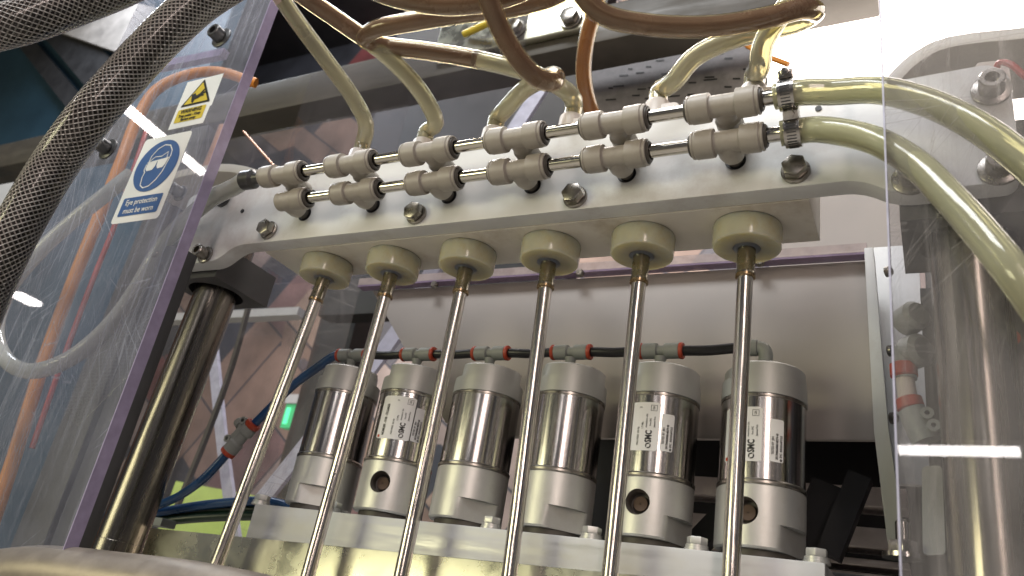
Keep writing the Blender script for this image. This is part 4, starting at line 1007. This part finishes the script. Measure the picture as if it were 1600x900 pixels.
flat([hd(*p) for p in [(0.00, 0.18), (0.48, 0.22), (0.44, 0.0), (0.36, -0.12), (0.12, -0.14), (0.03, -0.02)]], 0.0006, gg)
part('goggles', gg, 'sticker_white', t)
tp = part('text_panel', flat(round_poly([ez(0.09, 0.075), ez(0.91, 0.075), ez(0.91, 0.285), ez(0.09, 0.285)], 0.002), 0.0003), 'sign_blue', t)
gt = G()
c_ = ez(0.5, 0.225); place_text(gt, 'Eye protection', 0.0088, lambda a, b: S2(c_[0] + a, c_[1] + b, 0.0006), bold=0.00012, sx=0.88)
c2 = ez(0.5, 0.130); place_text(gt, 'must be worn', 0.0088, lambda a, b: S2(c2[0] + a, c2[1] + b, 0.0006), bold=0.00012, sx=0.88)
part('lettering', gt, 'sticker_white', tp)
# warning sign
x0w, x1w, z0w, z1w = -0.6755, -0.6235, 0.4135, 0.4750
def wz(fx, fz): return (x0w + (x1w - x0w) * fx, z0w + (z1w - z0w) * fz)
t = thing('warning_sign', 'white and yellow warning triangle sticker above the eye protection sign', 'sign', (x0w, YS, z0w))
part('backing', flat([wz(0, 0), wz(0.98, 0), wz(0.99, 0.34), wz(1.03, 0.345), wz(1.02, 1), wz(0, 1)], 0), 'sticker_white', t)
tri = [wz(0.10, 0.44), wz(0.94, 0.44), wz(0.52, 0.97)]
part('triangle', flat(round_poly(tri, 0.002, 3), 0.0003), 'print_black', t)
cc = (V3(tri[0]) + V3(tri[1]) + V3(tri[2])) / 3
part('triangle_fill', flat(round_poly([tuple(cc + (V3(p) - cc) * 0.80) for p in tri], 0.001, 3), 0.0006), 'sign_yellow', t)
def hz(x, y): return (cc[0] + x * 0.011, cc[1] + y * 0.011 - 0.0005)
gh = flat([hz(*p) for p in [(-0.9, 0.25), (-0.5, 0.45), (-0.2, 0.1), (0.15, 0.25), (0.6, 0.75), (0.8, 0.62), (0.5, 0.3), (0.95, 0.42), (1.0, 0.25), (0.6, 0.08), (0.85, 0.02), (0.8, -0.12), (0.45, -0.12), (0.15, -0.3), (-0.25, -0.35), (-0.35, -0.75), (-0.6, -0.6)]], 0.0009)
part('hand_mark', gh, 'print_black', t)
tp = part('text_panel', flat(round_poly([wz(0.09, 0.115), wz(0.88, 0.115), wz(0.88, 0.385), wz(0.09, 0.385)], 0.002), 0.0003), 'sign_yellow', t)
gt = G()
for s_, sz, fz, bo in (('WARNING', 0.0068, 0.325, 0.00018), ('Trap point - Keep', 0.0048, 0.235, 0.0002), ('fingers away', 0.0048, 0.160, 0.0002)):
    c_ = wz(0.485, fz); place_text(gt, s_, sz, lambda a, b, c_=c_: S2(c_[0] + a, c_[1] + b, 0.0006), bold=bo, sx=0.92)
part('lettering', gt, 'print_black', tp)

# ------------------------------------------------------------------ braided suction hoses at top left
def braided(pts, label, r=0.0190, n_st=22, pitch=0.115):
    P = smooth_path(pts, 0.004); F = frames(P); m = len(P)
    Ls = np.concatenate([[0], np.cumsum([np.linalg.norm(P[i + 1] - P[i]) for i in range(m - 1)])])
    t = thing('braided_hose', label, 'hose', P[0], 'braided hoses at the upper left')
    part('core', sweep(P, r * 0.93, 28), 'hose_core', t)
    g = G(); rs = 0.00064
    for sgn in (1, -1):
        for k in range(n_st):
            path = []
            for i in range(m):
                a = 2 * math.pi * k / n_st + sgn * 2 * math.pi * Ls[i] / pitch
                x, y = F[i]; path.append(P[i] + (x * math.cos(a) + y * math.sin(a)) * (r * 0.965 + sgn * 0.0002))
            sweep(path, rs, 4, g, cap=False)
    b = part('braid', g, 'braid', t); b['kind'] = 'stuff'
    part('sleeve', sweep(P, r, 32, cap=False), 'hose_gloss', t)
def glossmat():
    m, nt, b = newmat('hose_gloss'); N = nt.nodes; L = nt.links; N.remove(b)
    tr = N.new('ShaderNodeBsdfTransparent'); tr.inputs[0].default_value = (0.93, 0.92, 0.90, 1)
    gl = N.new('ShaderNodeBsdfGlossy'); gl.inputs['Roughness'].default_value = 0.12
    fr = N.new('ShaderNodeFresnel'); fr.inputs[0].default_value = 1.4
    mx = N.new('ShaderNodeMixShader'); L.new(fr.outputs[0], mx.inputs[0]); L.new(tr.outputs[0], mx.inputs[1]); L.new(gl.outputs[0], mx.inputs[2])
    L.new(mx.outputs[0], N['Material Output'].inputs[0])
glossmat()
braided([ad(430, -75, .74), ad(375, -38, .735), ad(310, 5, .73), ad(250, 60, .72), ad(190, 125, .71), ad(138, 185, .70), ad(92, 248, .70), ad(52, 312, .69), ad(10, 390, .68), ad(-30, 480, .68), ad(-65, 590, .68)], 'thick braided hose bending down past the left guard panel')
braided([ad(-120, 78, .66), ad(-40, 52, .67), ad(40, 32, .68), ad(120, 4, .70), ad(200, -28, .72), ad(280, -70, .74)], 'thick braided hose crossing the top left corner')

# ------------------------------------------------------------------ background pieces seen through the machine
def brace(px, y, wd, m, label):
    P = smooth_path([at(u, v, y) for u, v in px], 0.03); g = G(); v = []; f = []; n = len(P)
    for i, p in enumerate(P):
        d = P[min(i + 1, n - 1)] - P[max(i - 1, 0)]; d /= np.linalg.norm(d); nn = np.cross(d, (0, 1, 0)); nn /= np.linalg.norm(nn)
        a, b = p + nn * wd / 2, p - nn * wd / 2; v += [a, b, b + V3((0, .008, 0)), a + V3((0, .008, 0))]
    for i in range(n - 1):
        for k in range(4): f.append((i * 4 + k, i * 4 + (k + 1) % 4, (i + 1) * 4 + (k + 1) % 4, (i + 1) * 4 + k))
    f += [(3, 2, 1, 0), tuple((n - 1) * 4 + k for k in range(4))]
    g.add(v, f); return solo('acrylic_brace', g, m, label, 'brace')
brace([(318, 430), (332, 560), (345, 690), (366, 850)], 0.95, 0.020, 'edge_pale', 'pale lavender strip standing behind the left column')
brace([(850, 128), (740, 300), (617, 520), (480, 690), (400, 790)], 0.98, 0.030, 'edge_pale', 'pale lavender strip running diagonally behind the cylinders')
brace([(388, 470), (360, 570), (320, 680), (270, 800)], 0.90, 0.007, 'beam_steel', 'thin dark rod leaning behind the left column')
solo('pale_beam', box((at(190, 487, 1.2)[0], 1.2, at(300, 499, 1.2)[2]), (at(465, 487, 1.2)[0], 1.23, at(300, 488, 1.2)[2])), 'pale_beam', 'pale horizontal bar behind the left column', 'bar')
t = thing('exit_sign', 'small green lit exit sign with white top behind the leftmost cylinder', 'sign', at(462, 640, 1.9))
pA, pB = at(436, 660, 1.9), at(482, 622, 1.9)
part('housing', box((pA[0], 1.9, at(460, 630, 1.9)[2]), (pB[0], 1.94, at(460, 616, 1.9)[2])), 'pale_beam', t)
part('face', box((pA[0] + .005, 1.905, at(460, 668, 1.9)[2]), (pB[0] - .005, 1.935, at(460, 631, 1.9)[2])), 'exit_green', t)
gm = G(); fw = pB[0] - pA[0]; zb_ = at(460, 666, 1.9)[2]; hh = at(460, 633, 1.9)[2] - zb_
def ex(fx, fz): return (pA[0] + fw * fx, 1.9035, zb_ + hh * fz)
for poly in ([(0.55, .1), (0.60, .1), (0.66, .4), (0.74, .1), (0.80, .12), (0.70, .55), (0.60, .7), (0.52, .55)], [(0.62, .75), (0.70, .75), (0.72, .85), (0.66, .92), (0.60, .85)], [(0.12, .1), (0.32, .1), (0.32, .9), (0.12, .9)]):
    gm.add([ex(*p) for p in poly], [tuple(range(len(poly)))])
part('running_figure', gm, 'exit_bright', t)
solo('lime_board', strip((262, 800), (402, 830), 0.16, 1.5), 'lime_board', 'bright lime green board low behind the left column', 'board')
solo('dark_pillar', box((at(520, 430, 1.4)[0], 1.4, -1.5), (at(575, 430, 1.4)[0], 1.5, at(550, 395, 1.4)[2])), 'black_paint', 'black pillar far behind the second rod', 'pillar')
solo('dark_cupboard', box((at(600, 130, 1.3)[0], 1.3, at(700, 200, 1.3)[2] - 0.5), (at(930, 130, 1.3)[0], 1.35, 2.4)), 'black_paint', 'black cupboard far behind the hoses', 'cupboard')

solo('copper_pipe', sweep(smooth_path([at(352, 200, .60), at(340, 232, .60), at(322, 275, .60)]), 0.0095, 18), 'copper', 'copper coloured pipe behind the lavender edge above the left ear', 'pipe')
solo('thin_rod', sweep([at(380, 205, .63), at(436, 268, .63)], 0.0014, 8), 'copper', 'thin pinkish rod slanting down to the first upper tee', 'rod')

# ------------------------------------------------------------------ ceiling tube lamps behind the camera (seen mirrored in the guard panels)
def tube_lamp(a, b, wd, label):
    a, b = V3(a), V3(b); c = (a + b) / 2; d = (b - a) / 2; n_ = np.cross(d, (0, 0, 1)); n_ /= np.linalg.norm(n_)
    t = thing('ceiling_lamp', label, 'lamp', c, 'ceiling lamps')
    part('diffuser', obox(c, d, n_ * wd / 2, V3((0, 0, .02))), 'lamp_glow', t)
    part('housing', obox(c + (0, 0, .05), d * 1.03, n_ * wd * .6, V3((0, 0, .03))), 'pale_beam', t)
def mirror(u, v, H):
    p = at(u, v, Y_PANEL); d = ray(u, v) * (1, -1, 1); return p + d * ((H - p[2]) / d[2])
H = 2.6
tube_lamp(mirror(194, 166, H), mirror(314, 268, H), 0.045, 'slim ceiling lamp mirrored in the left guard panel')
tube_lamp(mirror(24, 459, H), mirror(55, 475, H), 0.16, 'distant ceiling lamp mirrored low in the left guard panel')
tube_lamp(mirror(1403, 703, H), mirror(1594, 706, H), 0.26, 'ceiling lamp mirrored in the right guard panel')
